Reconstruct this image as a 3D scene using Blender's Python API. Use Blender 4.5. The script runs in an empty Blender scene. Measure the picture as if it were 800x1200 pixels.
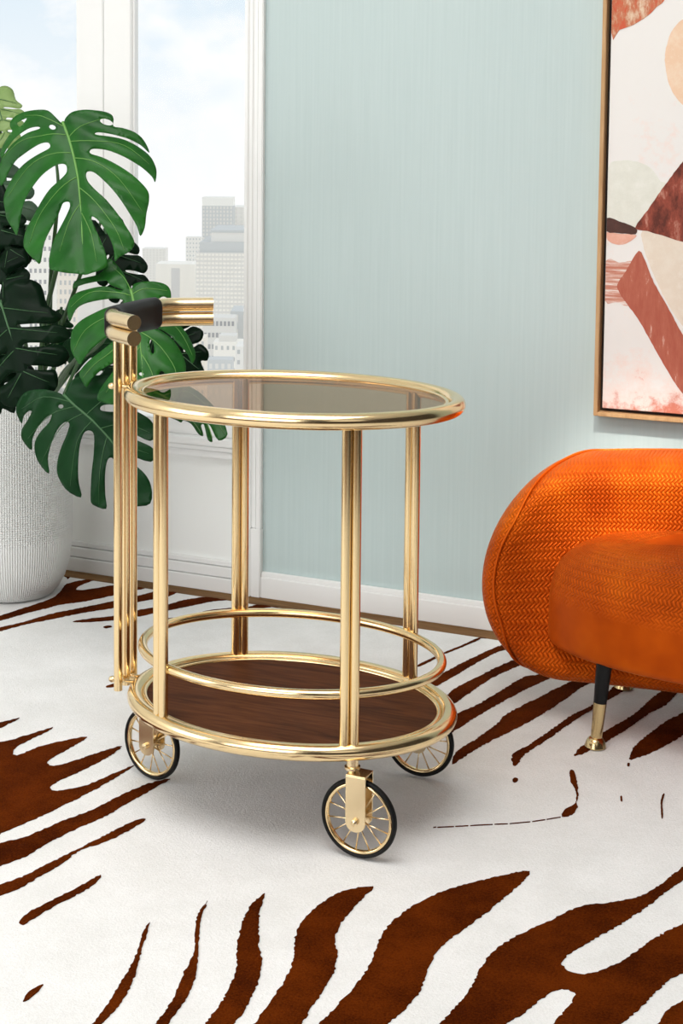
import bpy, bmesh, math, random
from mathutils import Vector, Matrix
from mathutils.geometry import delaunay_2d_cdt
random.seed(7)
S = bpy.context.scene
COL = S.collection
PI = math.pi

# ------------------------------------------------------------------ camera
F_PX, PRINCIPAL_Y, PITCH, ROLL, CAM_H = 1726.97, 301.07, 0.0766, -0.0101, 1.110
cd = bpy.data.cameras.new('camera')
cd.sensor_fit = 'AUTO'; cd.sensor_width = 36.0
cd.lens = 36.0 * F_PX / 1200.0
cd.shift_y = -(600.0 - PRINCIPAL_Y) / 1200.0
cd.clip_start = 0.05; cd.clip_end = 6000
cam = bpy.data.objects.new('camera', cd); COL.objects.link(cam)
fw = Vector((0, math.cos(PITCH), -math.sin(PITCH))); up0 = Vector((0, math.sin(PITCH), math.cos(PITCH))); rt0 = Vector((1, 0, 0))
rt = rt0 * math.cos(ROLL) - up0 * math.sin(ROLL)
up = rt0 * math.sin(ROLL) + up0 * math.cos(ROLL)
M = Matrix.Identity(4)
for i in range(3):
    M[i][0] = rt[i]; M[i][1] = up[i]; M[i][2] = -fw[i]
M.translation = (0, 0, CAM_H)
cam.matrix_world = M
S.camera = cam

# ------------------------------------------------------------------ exposure
S.view_settings.view_transform = 'Standard'; S.view_settings.look = 'None'
S.view_settings.exposure = 0.0; S.view_settings.gamma = 1.0
S.view_settings.use_curve_mapping = False

# ------------------------------------------------------------------ world: hazy bright sky with soft clouds
w = bpy.data.worlds.new('sky'); S.world = w; w.use_nodes = True
nt = w.node_tree; nt.nodes.clear()
def wn(t): return nt.nodes.new(t)
tc = wn('ShaderNodeTexCoord'); mp = wn('ShaderNodeMapping'); mp.inputs['Scale'].default_value = (1, 1, 1.5)
mp.inputs['Location'].default_value = (0.35, 0.1, 0.2)
nt.links.new(tc.outputs['Generated'], mp.inputs['Vector'])
nz = wn('ShaderNodeTexNoise'); nz.inputs['Scale'].default_value = 17.0; nz.inputs['Detail'].default_value = 6; nz.inputs['Roughness'].default_value = 0.55
nt.links.new(mp.outputs['Vector'], nz.inputs['Vector'])
cr = wn('ShaderNodeValToRGB'); cr.color_ramp.elements[0].position = 0.40; cr.color_ramp.elements[1].position = 0.60
nt.links.new(nz.outputs['Fac'], cr.inputs['Fac'])
sp = wn('ShaderNodeSeparateXYZ'); nt.links.new(tc.outputs['Generated'], sp.inputs[0])
el = wn('ShaderNodeMapRange'); el.inputs['From Min'].default_value = -0.035; el.inputs['From Max'].default_value = 0.10
el.inputs['To Min'].default_value = 0.0; el.inputs['To Max'].default_value = 1.0
nt.links.new(sp.outputs['Z'], el.inputs['Value'])
inv = wn('ShaderNodeMath'); inv.operation = 'SUBTRACT'; inv.inputs[0].default_value = 1.0
nt.links.new(cr.outputs['Color'], inv.inputs[1])
mu = wn('ShaderNodeMath'); mu.operation = 'MULTIPLY'
nt.links.new(inv.outputs[0], mu.inputs[0]); nt.links.new(el.outputs[0], mu.inputs[1])
mx = wn('ShaderNodeMix'); mx.data_type = 'RGBA'
mx.inputs['A'].default_value = (1.0, 1.0, 1.0, 1); mx.inputs['B'].default_value = (0.77, 0.87, 0.95, 1)
nt.links.new(mu.outputs[0], mx.inputs['Factor'])
bg = wn('ShaderNodeBackground'); bg.inputs['Strength'].default_value = 1.04
nt.links.new(mx.outputs['Result'], bg.inputs['Color'])
wo = wn('ShaderNodeOutputWorld'); nt.links.new(bg.outputs[0], wo.inputs['Surface'])

# ------------------------------------------------------------------ room frame: u along the back wall, v into the wall
WANG = math.atan(-0.428); WORG = Vector((0, 3.505, 0))
WU = Vector((math.cos(WANG), math.sin(WANG), 0)); WV = Vector((-math.sin(WANG), math.cos(WANG), 0))
def WP(u, v, z): return WORG + WU * u + WV * v + Vector((0, 0, z))
FL = -0.012          # wooden floor; the rug's upper face is z = 0

def area(name, loc, target, sx, sy, power, col=(1, 1, 1)):
    l = bpy.data.lights.new(name, 'AREA'); l.shape = 'RECTANGLE'; l.size = sx; l.size_y = sy; l.energy = power; l.color = col
    o = bpy.data.objects.new(name, l); COL.objects.link(o); o.location = loc
    d = Vector(target) - Vector(loc); o.rotation_euler = d.to_track_quat('-Z', 'Y').to_euler()
    return o
area('ceiling_light', WP(0.45, -2.05, 2.50), WP(0.45, -1.7, 0), 1.6, 1.4, 41, (1.0, 0.985, 0.97))
area('left_fill_light', WP(-1.75, -2.6, 1.05), WP(-0.35, 0.0, 0.30), 1.4, 1.4, 19, (0.97, 0.985, 1.0))  # added fill for the pot and lower left wall; no window here
area('front_fill_light', WP(-0.2, -4.6, 1.5), WP(-0.1, 0, 0.40), 2.4, 1.7, 43, (0.98, 0.99, 1.0))  # added softbox behind the camera to lift the back wall; no window here
area('right_fill_light', WP(2.6, -4.0, 2.1), WP(0.6, -0.6, 0.4), 1.4, 1.0, 4, (1.0, 0.975, 0.95))  # added weak fill from behind the camera, not a modelled lamp

sl = bpy.data.lights.new('sofa_fill_spot', 'SPOT'); sl.energy = 600; sl.spot_size = math.radians(13); sl.spot_blend = 0.9; sl.shadow_soft_size = 0.08; sl.color = (1.0, 0.95, 0.88)  # added spot to brighten the sofa's inner back; no track fitting exists
so = bpy.data.objects.new('sofa_fill_spot', sl); COL.objects.link(so); so.location = WP(0.95, -1.6, 2.5)
so.rotation_euler = (Vector((0.60, 2.98, 0.46)) - so.location).to_track_quat('-Z', 'Y').to_euler()

# ------------------------------------------------------------------ materials
def lin(c):
    c = c / 255.0
    return c / 12.92 if c <= 0.04045 else ((c + 0.055) / 1.055) ** 2.4
def rgb(r, g, b): return (lin(r), lin(g), lin(b), 1)
class Mat:
    def __init__(s, name):
        s.m = bpy.data.materials.new(name); s.m.use_nodes = True; s.t = s.m.node_tree
        s.b = s.t.nodes['Principled BSDF']
    def n(s, typ, **kw):
        nd = s.t.nodes.new(typ)
        for k, v in kw.items():
            if k.startswith('_'): setattr(nd, k[1:], v)
            else: nd.inputs[k.replace('__', ' ')].default_value = v
        return nd
    def l(s, a, b): s.t.links.new(a, b)
    def set(s, **kw):
        for k, v in kw.items(): s.b.inputs[k.replace('__', ' ')].default_value = v
        return s
    def coord(s, scale=(1, 1, 1), out='Object', rot=(0, 0, 0)):
        t = s.n('ShaderNodeTexCoord'); mp = s.n('ShaderNodeMapping'); mp.inputs['Scale'].default_value = scale; mp.inputs['Rotation'].default_value = rot
        s.l(t.outputs[out], mp.inputs['Vector']); return mp.outputs['Vector']
    def noise(s, vec, scale, detail=3, rough=0.5, dist=0):
        n = s.n('ShaderNodeTexNoise', Scale=scale, Detail=detail, Roughness=rough, Distortion=dist); s.l(vec, n.inputs['Vector']); return n.outputs['Fac']
    def ramp(s, fac, stops):
        r = s.n('ShaderNodeValToRGB'); e = r.color_ramp.elements
        while len(e) < len(stops): e.new(0.5)
        for i, (p, c) in enumerate(stops): e[i].position = p; e[i].color = c
        s.l(fac, r.inputs['Fac']); return r.outputs['Color']
    def bump(s, h, strength=0.3, dist=0.001):
        b = s.n('ShaderNodeBump', Strength=strength, Distance=dist); s.l(h, b.inputs['Height']); s.l(b.outputs['Normal'], s.b.inputs['Normal']); return b
    def col(s, c): s.l(c, s.b.inputs['Base Color'])
def flat(name, c, rough=0.5, metal=0.0, **kw):
    m = Mat(name).set(Base__Color=c, Roughness=rough, Metallic=metal, **kw)
    f = m.noise(m.coord(), 40, 3)
    mm = m.n('ShaderNodeMapRange'); mm.inputs['To Min'].default_value = rough * 0.93; mm.inputs['To Max'].default_value = rough * 1.07
    m.l(f, mm.inputs['Value']); m.l(mm.outputs[0], m.b.inputs['Roughness'])
    return m.m
GOLD = flat('polished_brass', (0.90, 0.69, 0.39, 1), 0.17, 1.0)
GOLD2 = flat('satin_brass', (0.92, 0.73, 0.45, 1), 0.26, 1.0)
BRASS_LEG = flat('leg_brass', (0.66, 0.50, 0.26, 1), 0.22, 1.0)
WHITE = flat('white_paint', rgb(243, 243, 241), 0.5)
WHITE2 = flat('white_plaster', rgb(247, 248, 245), 0.75)
BLACKL = flat('black_lacquer', (0.004, 0.004, 0.0045, 1), 0.35, Specular__IOR__Level=0.25)
RUBBER = flat('black_rubber', (0.004, 0.004, 0.004, 1), 0.55, Specular__IOR__Level=0.25)
SOIL = Mat('soil').set(Roughness=0.95); SOIL.col(SOIL.ramp(SOIL.noise(SOIL.coord(), 60, 5), [(0.3, (0.006, 0.005, 0.004, 1)), (0.7, (0.03, 0.022, 0.016, 1))])); SOIL.bump(SOIL.noise(SOIL.coord(), 90, 4), 0.8, 0.006); SOIL = SOIL.m
m = Mat('black_leather').set(Base__Color=(0.009, 0.008, 0.008, 1), Roughness=0.5, Specular__IOR__Level=0.25); m.bump(m.noise(m.coord(), 900, 2), 0.25, 0.0004); LEATHER = m.m
# green wallpaper with fine vertical threads
m = Mat('green_wallpaper').set(Roughness=0.75)
f = m.noise(m.coord((160, 160, 3)), 1.0, 4, 0.6)
m.col(m.ramp(f, [(0.3, rgb(188, 204, 203)), (0.7, rgb(194, 209, 208))])); m.bump(f, 0.15, 0.001); GREEN = m.m
# wooden floor
def wood(name, c0, c1, c2, sc, rough=0.4):
    m = Mat(name).set(Roughness=rough, Specular__IOR__Level=0.1)
    v = m.coord(sc)
    f = m.noise(v, 3.0, 6, 0.6, 1.2)
    g = m.noise(v, 14.0, 4, 0.6, 0.3)
    mi = m.n('ShaderNodeMix', _data_type='FLOAT'); mi.inputs['Factor'].default_value = 0.35; m.l(f, mi.inputs['A']); m.l(g, mi.inputs['B'])
    m.col(m.ramp(mi.outputs['Result'], [(0.32, c0), (0.5, c1), (0.68, c2)])); m.bump(g, 0.1, 0.0008)
    return m.m
OAKFLOOR = wood('floor_oak', rgb(92, 64, 38), rgb(120, 88, 54), rgb(142, 108, 70), (1.2, 14, 14), 0.65)
FRAMEOAK = wood('frame_oak', rgb(176, 136, 94), rgb(196, 157, 113), rgb(208, 172, 130), (14, 14, 1.5), 0.5)
WALNUT = wood('walnut', rgb(48, 25, 11), rgb(84, 47, 24), rgb(108, 64, 36), (1.2, 13, 13), 0.62)
# rug
def pile(name, a, b, rough=0.95, sh=0.3):
    m = Mat(name).set(Roughness=rough, Sheen__Weight=sh, Specular__IOR__Level=0.03)
    f = m.noise(m.coord(), 300, 3, 0.75); g = m.noise(m.coord(), 9, 4, 0.6)
    mi = m.n('ShaderNodeMix', _data_type='FLOAT'); mi.inputs['Factor'].default_value = 0.5; m.l(f, mi.inputs['A']); m.l(g, mi.inputs['B'])
    m.col(m.ramp(mi.outputs['Result'], [(0.40, a), (0.60, b)])); m.bump(f, 0.7, 0.0024)
    return m.m
PILEW = pile('white_pile', rgb(229, 228, 226), rgb(240, 239, 238), sh=0.0)
PILEB = pile('brown_pile', rgb(56, 17, 0), rgb(98, 40, 3), sh=0.0)
# woven velvet
def velvet(name, weave, zlo, zhi):
    m = Mat(name).set(Roughness=0.46, Sheen__Weight=0.15, Sheen__Roughness=0.4, Metallic=0.35)
    m.b.inputs['Sheen Tint'].default_value = (1.0, 0.42, 0.06, 1); m.b.inputs['Specular Tint'].default_value = (1.0, 0.5, 0.12, 1)
    m.b.inputs['Specular IOR Level'].default_value = 0.5
    big = m.noise(m.coord(), 7, 3, 0.6)
    m.col(m.ramp(big, [(0.3, rgb(158, 54, 3)), (0.55, rgb(188, 76, 8)), (0.75, rgb(206, 96, 14))]))
    fine = m.noise(m.coord(), 700, 2)
    if not weave:
        m.bump(fine, 0.2, 0.0006); return m.m
    uv = m.n('ShaderNodeTexCoord'); mp = m.n('ShaderNodeMapping'); c = 1.0 / 0.0058
    mp.inputs['Scale'].default_value = (c, c, 1); mp.inputs['Rotation'].default_value = (0, 0, math.radians(45))
    m.l(uv.outputs['UV'], mp.inputs['Vector'])
    sx = m.n('ShaderNodeSeparateXYZ'); m.l(mp.outputs['Vector'], sx.inputs[0])
    def M1(op, a, b=None):
        n = m.n('ShaderNodeMath', _operation=op)
        for i, q in enumerate((a, b)):
            if q is None: continue
            if isinstance(q, (int, float)): n.inputs[i].default_value = q
            else: m.l(q, n.inputs[i])
        return n.outputs[0]
    X, Y = sx.outputs['X'], sx.outputs['Y']
    # herringbone: strands two cells long, lying alternately along and across
    mm = M1('FLOORED_MODULO', M1('SUBTRACT', M1('FLOOR', X), M1('FLOOR', Y)), 4.0)
    par = M1('LESS_THAN', mm, 1.5)
    fx, fy = M1('FRACT', X), M1('FRACT', Y)
    def sn(v): return M1('SINE', M1('MULTIPLY', v, PI))
    al = M1('MULTIPLY', M1('ADD', mm, fx), 0.5); av = M1('MULTIPLY', M1('ADD', M1('SUBTRACT', 3.0, mm), fy), 0.5)
    def strand(across, along): return M1('MULTIPLY', M1('POWER', M1('MAXIMUM', sn(across), 0.0), 0.6), M1('ADD', M1('MULTIPLY', M1('POWER', M1('MAXIMUM', sn(along), 0.0), 0.6), 0.65), 0.35))
    h = M1('ADD', M1('MULTIPLY', strand(fy, al), par), M1('MULTIPLY', strand(fx, av), M1('SUBTRACT', 1.0, par)))
    if zhi > zlo:
        p = m.n('ShaderNodeTexCoord'); ps = m.n('ShaderNodeSeparateXYZ'); m.l(p.outputs['Object'], ps.inputs[0])
        mr = m.n('ShaderNodeMapRange'); mr.inputs['From Min'].default_value = zlo; mr.inputs['From Max'].default_value = zhi; m.l(ps.outputs['Z'], mr.inputs['Value'])
        h = M1('MULTIPLY', h, mr.outputs[0])
    h = M1('ADD', h, M1('MULTIPLY', fine, 0.12))
    m.bump(h, 1.0, 0.0021)
    return m.m
VELV_SHELL = velvet('woven_velvet_back', True, 0, 0)
VELV_SEAT = velvet('woven_velvet_seat', True, 0.235, 0.285)
VELV_PLAIN = velvet('plain_velvet', False, 0, 0)
# leaves
def leafmat(name, a, b, rough=0.32, trans=0.10, spec=0.20):
    m = Mat(name).set(Roughness=rough)
    m.b.inputs['Specular IOR Level'].default_value = spec
    f = m.noise(m.coord(), 11, 4, 0.6)
    m.col(m.ramp(f, [(0.3, a), (0.7, b)])); m.bump(m.noise(m.coord(), 45, 3), 0.25, 0.002)
    tr = m.n('ShaderNodeBsdfTranslucent'); tr.inputs['Color'].default_value = (b[0] * 1.6, b[1] * 1.7, b[2] * 0.8, 1)
    ms = m.n('ShaderNodeMixShader'); ms.inputs[0].default_value = trans
    m.l(m.b.outputs[0], ms.inputs[1]); m.l(tr.outputs[0], ms.inputs[2]); m.l(ms.outputs[0], m.t.nodes['Material Output'].inputs['Surface'])
    return m.m
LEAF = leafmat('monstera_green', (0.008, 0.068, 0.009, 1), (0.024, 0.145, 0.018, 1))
LEAFD = leafmat('monstera_shaded_green', (0.003, 0.026, 0.007, 1), (0.009, 0.05, 0.013, 1), spec=0.12)  # leaf green darkened: the shade on these leaves is put into the colour
LEAFBK = leafmat('monstera_deep_shade', (0.0015, 0.007, 0.003, 1), (0.004, 0.017, 0.006, 1), trans=0.02, spec=0.08)  # near-black copy of the leaf green, deep shade painted into the back leaves
LEAFG = leafmat('monstera_grey_green', (0.05, 0.10, 0.06, 1), (0.10, 0.17, 0.10, 1))
LEAFP = leafmat('monstera_pale_green', (0.20, 0.32, 0.10, 1), (0.30, 0.42, 0.16, 1))
VEIN = flat('leaf_vein', (0.13, 0.32, 0.06, 1), 0.45)
VEIND = flat('leaf_vein_shaded', (0.035, 0.12, 0.035, 1), 0.45)  # vein copy darkened to go with the shade-coloured leaves
STEM = flat('stem_green', (0.03, 0.085, 0.02, 1), 0.4)
# ceramic pot with fine woven relief
m = Mat('white_ribbed_ceramic').set(Roughness=0.5, Base__Color=rgb(240, 241, 238))
t = m.n('ShaderNodeTexCoord'); sx = m.n('ShaderNodeSeparateXYZ'); m.l(t.outputs['UV'], sx.inputs[0])
def sinw(o, k):
    a = m.n('ShaderNodeMath', _operation='MULTIPLY'); a.inputs[1].default_value = k; m.l(o, a.inputs[0])
    b = m.n('ShaderNodeMath', _operation='SINE'); m.l(a.outputs[0], b.inputs[0]); return b.outputs[0]
a = sinw(sx.outputs['X'], 2 * PI * 150); b = sinw(sx.outputs['Y'], 2 * PI * 90)
mr = m.n('ShaderNodeMapRange'); mr.inputs['From Min'].default_value = 0.28; mr.inputs['From Max'].default_value = 0.34; m.l(sx.outputs['Y'], mr.inputs['Value'])
c = m.n('ShaderNodeMath', _operation='MULTIPLY'); m.l(b, c.inputs[0]); m.l(mr.outputs[0], c.inputs[1])
d = m.n('ShaderNodeMath', _operation='ADD'); m.l(a, d.inputs[0]); m.l(c.outputs[0], d.inputs[1])
m.bump(d.outputs[0], 0.6, 0.0022); POTM = m.m
# smoked glass shelf and window glass
def glassmat(name, tint, refl, gtint=(1, 1, 1, 1), rough=0.0):
    m = Mat(name); tr = m.n('ShaderNodeBsdfTransparent'); tr.inputs['Color'].default_value = tint
    gl = m.n('ShaderNodeBsdfGlossy'); gl.inputs['Roughness'].default_value = rough; gl.inputs['Color'].default_value = gtint
    fr = m.n('ShaderNodeFresnel'); fr.inputs['IOR'].default_value = refl
    ge = m.n('ShaderNodeNewGeometry'); iv = m.n('ShaderNodeMath', _operation='SUBTRACT'); iv.inputs[0].default_value = 1.0; m.l(ge.outputs['Backfacing'], iv.inputs[1])
    fm = m.n('ShaderNodeMath', _operation='MULTIPLY'); m.l(fr.outputs[0], fm.inputs[0]); m.l(iv.outputs[0], fm.inputs[1])
    ms = m.n('ShaderNodeMixShader'); m.l(fm.outputs[0], ms.inputs[0]); m.l(tr.outputs[0], ms.inputs[1]); m.l(gl.outputs[0], ms.inputs[2])
    out = ms.outputs[0]
    m.l(out, m.t.nodes['Material Output'].inputs['Surface'])
    return m.m
SMOKED = glassmat('smoked_glass', (0.725, 0.605, 0.50, 1), 1.14, (0.95, 0.86, 0.75, 1))
PANE = glassmat('window_glass', (0.985, 0.99, 0.99, 1), 1.12)

# ------------------------------------------------------------------ mesh helpers
def link(name, bm, mat, parent=None, smooth=True, kind=None):
    me = bpy.data.meshes.new(name); bmesh.ops.recalc_face_normals(bm, faces=bm.faces); bm.to_mesh(me); bm.free()
    if smooth:
        for p in me.polygons: p.use_smooth = True
    if mat: me.materials.append(mat)
    o = bpy.data.objects.new(name, me); COL.objects.link(o)
    if parent: o.parent = parent
    if kind: o['kind'] = kind
    return o
def autosmooth(o, deg=40):
    me = o.data
    if hasattr(me, 'set_sharp_from_angle'): me.set_sharp_from_angle(angle=math.radians(deg))
    return o
def empty(name, loc=(0, 0, 0), rz=0):
    o = bpy.data.objects.new(name, None); COL.objects.link(o); o.location = loc; o.rotation_euler = (0, 0, rz); o.empty_display_size = 0.05
    return o
def tag(o, label, cat, group=None):
    o['label'] = label; o['category'] = cat
    if group: o['group'] = group
    return o
def add_box(bm, x0, x1, y0, y1, z0, z1, bevel=0.0):
    vs = [bm.verts.new((x, y, z)) for z in (z0, z1) for y in (y0, y1) for x in (x0, x1)]
    fs = [bm.faces.new([vs[i] for i in f]) for f in ((0, 2, 3, 1), (4, 5, 7, 6), (0, 1, 5, 4), (2, 6, 7, 3), (0, 4, 6, 2), (1, 3, 7, 5))]
    if bevel:
        es = list({e for f in fs for e in f.edges})
        bmesh.ops.bevel(bm, geom=es, offset=bevel, segments=2, affect='EDGES')
    return bm
def sweep(bm, pts, sect, closed=False, caps=True, upv=None):
    """sweep a section (list of 2D points) along pts; upv fixes the section's second axis (else parallel transport)"""
    pts = [Vector(p) for p in pts]; n = len(pts); rings = []; prev = None
    for i in range(n):
        a = pts[(i - 1) % n] if (closed or i > 0) else pts[i]; b = pts[(i + 1) % n] if (closed or i < n - 1) else pts[i]
        t = (b - a).normalized()
        if upv is not None: nb = Vector(upv); na = t.cross(nb).normalized(); nb = na.cross(t).normalized()
        else:
            if prev is None:
                r = Vector((0, 0, 1)) if abs(t.z) < 0.9 else Vector((1, 0, 0)); na = t.cross(r).normalized()
            else: na = (prev - t * prev.dot(t)).normalized()
            prev = na; nb = na.cross(t).normalized()
        sc = sect(i / max(1, n - 1)) if callable(sect) else sect
        rings.append([bm.verts.new(pts[i] + na * x + nb * y) for x, y in sc])
    k = len(rings[0])
    for i in range(n if closed else n - 1):
        r0, r1 = rings[i], rings[(i + 1) % n]
        for j in range(k): bm.faces.new((r0[j], r0[(j + 1) % k], r1[(j + 1) % k], r1[j]))
    if caps and not closed:
        bm.faces.new(rings[0]); bm.faces.new(list(reversed(rings[-1])))
    return bm
def circ(r, k=20): return [(r * math.cos(2 * PI * i / k), r * math.sin(2 * PI * i / k)) for i in range(k)]
def tube(bm, pts, r, closed=False, k=20, **kw): return sweep(bm, pts, circ(r, k), closed, **kw)
def lathe(bm, prof, c=(0, 0, 0), k=32, axis=None, capped=True):
    """prof: list of (r, h) along the axis (default z)"""
    ax = Vector(axis).normalized() if axis is not None else Vector((0, 0, 1))
    e1 = ax.orthogonal().normalized() if axis is not None else Vector((1, 0, 0)); e2 = ax.cross(e1)
    rings = []
    for r, h in prof:
        if r < 1e-6: rings.append([bm.verts.new(Vector(c) + ax * h)])
        else: rings.append([bm.verts.new(Vector(c) + ax * h + (e1 * math.cos(2 * PI * j / k) + e2 * math.sin(2 * PI * j / k)) * r) for j in range(k)])
    for a, b in zip(rings, rings[1:]):
        for j in range(k):
            if len(a) == 1 and len(b) == 1: continue
            if len(a) == 1: bm.faces.new((a[0], b[j], b[(j + 1) % k]))
            elif len(b) == 1: bm.faces.new((a[j], a[(j + 1) % k], b[0]))
            else: bm.faces.new((a[j], a[(j + 1) % k], b[(j + 1) % k], b[j]))
    if capped:
        if len(rings[0]) > 1: bm.faces.new(list(reversed(rings[0])))
        if len(rings[-1]) > 1: bm.faces.new(rings[-1])
    return bm
def catmull(P, sub=3, closed=True):
    n = len(P); out = []
    for i in range(n if closed else n - 1):
        p0, p1, p2, p3 = (P[(i - 1) % n] if closed or i > 0 else P[i]), P[i], P[(i + 1) % n], (P[(i + 2) % n] if closed or i < n - 2 else P[(i + 1) % n])
        for s in range(sub):
            t = s / sub
            out.append(tuple(0.5 * (2 * b + (c - a) * t + (2 * a - 5 * b + 4 * c - d) * t * t + (-a + 3 * b - 3 * c + d) * t ** 3) for a, b, c, d in zip(p0, p1, p2, p3)))
    if not closed: out.append(tuple(P[-1]))
    return out
def fillet(P, r, k=8):
    P = [Vector(p) for p in P]; out = [P[0]]
    for a, b, c in zip(P, P[1:], P[2:]):
        d0 = (a - b); d1 = (c - b); r_ = min(r, d0.length * 0.49, d1.length * 0.8); s = b + d0.normalized() * r_; e = b + d1.normalized() * r_
        for i in range(k + 1):
            t = i / k; out.append(s * (1 - t) ** 2 + b * 2 * t * (1 - t) + e * t * t)
    out.append(P[-1]); return out
def inside(p, poly):
    x, y = p; c = False; n = len(poly)
    for i in range(n):
        x1, y1 = poly[i]; x2, y2 = poly[i - 1]
        if (y1 > y) != (y2 > y) and x < (x2 - x1) * (y - y1) / (y2 - y1) + x1: c = not c
    return c
def fill2d(outer, holes=(), grid=None):
    """triangulate a polygon with holes -> (points, triangles); optional inner grid spacing"""
    pts = list(outer); edges = [(i, (i + 1) % len(outer)) for i in range(len(outer))]
    for h in holes:
        o = len(pts); pts += list(h); edges += [(o + i, o + (i + 1) % len(h)) for i in range(len(h))]
    if grid:
        xs = [p[0] for p in outer]; ys = [p[1] for p in outer]; y = min(ys); row = 0
        while y < max(ys):
            x = min(xs) + (grid / 2 if row % 2 else 0)
            while x < max(xs):
                if inside((x, y), outer) and not any(inside((x, y), h) for h in holes): pts.append((x + random.uniform(-.1, .1) * grid, y))
                x += grid
            y += grid * 0.87; row += 1
    v, e, f, *_ = delaunay_2d_cdt([Vector(p) for p in pts], edges, [], 0, 1e-6)
    tr = []
    for t in f:
        c = (sum(v[i][0] for i in t) / 3, sum(v[i][1] for i in t) / 3)
        if inside(c, outer) and not any(inside(c, h) for h in holes): tr.append(tuple(t))
    return [(p[0], p[1]) for p in v], tr
def jitter_outline(P, step, amp):
    out = []
    P = catmull(P, 3)
    for a, b in zip(P, P[1:] + P[:1]):
        L = math.dist(a, b); n = max(1, int(L / step))
        for i in range(n):
            t = i / n; out.append((a[0] + (b[0] - a[0]) * t + random.uniform(-amp, amp), a[1] + (b[1] - a[1]) * t + random.uniform(-amp, amp)))
    return out
def slab(bm, pts, tris, conv, lo, hi):
    """closed slab from a 2D triangulation; conv(x, y, h) -> 3D"""
    A = [bm.verts.new(conv(x, y, lo)) for x, y in pts]; B = [bm.verts.new(conv(x, y, hi)) for x, y in pts]
    cnt = {}
    for t in tris:
        for i in range(3):
            a, b = t[i], t[(i + 1) % 3]; k = (min(a, b), max(a, b)); cnt.setdefault(k, []).append((a, b))
    for t in tris:
        try: bm.faces.new([B[i] for i in t]); bm.faces.new([A[i] for i in reversed(t)])
        except ValueError: pass
    for k, l in cnt.items():
        if len(l) == 1:
            a, b = l[0]
            try: bm.faces.new((A[a], A[b], B[b], B[a]))
            except ValueError: pass
    return bm

# ------------------------------------------------------------------ the room
def struct(name, boxes, mat, bevel=0.0, parent=None):
    bm = bmesh.new()
    for b in boxes: add_box(bm, *b, bevel)
    o = link(name, bm, mat, parent, smooth=False)
    if parent is None:
        o.location = WORG; o.rotation_euler = (0, 0, WANG); o['kind'] = 'structure'
    return o
UL, UR, DEPTH, CEIL = -2.0, 3.2, 5.0, 2.6
TAUPE = flat('taupe_paint', rgb(64, 58, 53), 0.8)
fl = struct('floor', [(UL - .1, UR + .1, -DEPTH - .1, 0.1, FL - 0.1, FL - 0.006)], OAKFLOOR)
def board(parent, u0, u1, v0, v1):
    bm = bmesh.new(); add_box(bm, u0, u1, v0, v1, FL - 0.006, FL, 0.0012); return link('floor_board', bm, OAKFLOOR, parent, smooth=False)
for k, v0 in enumerate((-0.105, -0.215)):
    x = UL + (0.0, 0.47)[k]
    if k: board(fl, UL, x - .001, v0, v0 + 0.108)
    while x < UR:
        x2 = min(UR, x + (1.42, 1.18)[k]); board(fl, x, x2 - 0.001, v0, v0 + 0.108); x = x2
struct('wall_back', [(-0.215, UR, 0.0, 0.12, FL, CEIL)], GREEN)
WT = 0.345
struct('wall_back.001', [(UL, -0.215, 0.0, 0.12, FL, WT), (UL, -0.215, 0.0, 0.12, 2.3, CEIL)], WHITE2)
struct('wall_left', [(UL - .12, UL, -DEPTH, 0.12, FL, CEIL)], WHITE2)
struct('wall_right', [(UR, UR + .12, -DEPTH, 0.12, FL, CEIL)], TAUPE)
struct('wall_front', [(UL, UR, -DEPTH - .12, -DEPTH, FL, CEIL)], TAUPE)
struct('ceiling', [(UL - .12, UR + .12, -DEPTH - .12, 0.12, CEIL, CEIL + 0.1)], WHITE2)
# skirting boards
struct('baseboard_back', [(-0.204, UR, -0.014, 0, FL, 0.040), (-0.204, UR, -0.010, 0, 0.040, 0.052)], WHITE, 0.0015)
struct('baseboard_back.001', [(UL, -0.2545, -0.018, 0, FL, 0.024), (UL, -0.2545, -0.014, 0, 0.026, 0.051), (UL, -0.2545, -0.009, 0, 0.053, 0.066)], WHITE, 0.0015)
# window casing (stepped) next to the green wall
struct('trim_1', [(-0.2535, -0.242, -0.016, 0.03, 0.16, 2.36), (-0.242, -0.230, -0.014, 0.03, 0.16, 2.36), (-0.230, -0.217, -0.0125, 0.0, 0.16, 2.36), (-0.217, -0.204, -0.0155, 0.0, 0.16, 2.36),
                 (-0.2545, -0.230, -0.0195, 0.0, FL, 0.16), (-0.230, -0.203, -0.018, 0.0, FL, 0.16)], WHITE, 0.002)
struct('trim_2', [(UL, -0.2535, -0.030, 0.03, 0.358, 0.376), (UL, -0.2535, -0.025, 0.0, 0.345, 0.358), (UL, -0.2535, -0.018, 0.0, 0.326, 0.345)], WHITE, 0.002)
def window(name, u0, u1, sl, sr, z0=0.376, z1=2.30):
    d0, d1 = -0.004, 0.030
    o = struct(name, [(u0, u0 + sl, d0, d1, z0, z1), (u1 - sr, u1, d0, d1, z0, z1), (u0 + sl, u1 - sr, d0 + .004, d1, z0, z0 + 0.03), (u0 + sl, u1 - sr, d0 + .004, d1, z1 - 0.06, z1)], WHITE, 0.002)
    a, b = u0 + sl, u1 - sr; s = 0.005
    bd = struct('glazing_bead', [(a, a + s, .006, .024, z0 + .03, z1 - .06), (b - s, b, .006, .024, z0 + .03, z1 - .06), (a + s, b - s, .006, .024, z0 + .03, z0 + .03 + s), (a + s, b - s, .006, .024, z1 - .06 - s, z1 - .06)], WHITE, 0, o)
    pn = struct('pane', [(a + s * .5, b - s * .5, 0.0135, 0.0165, z0 + .034, z1 - .064)], PANE, 0, o)
    return o
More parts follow.
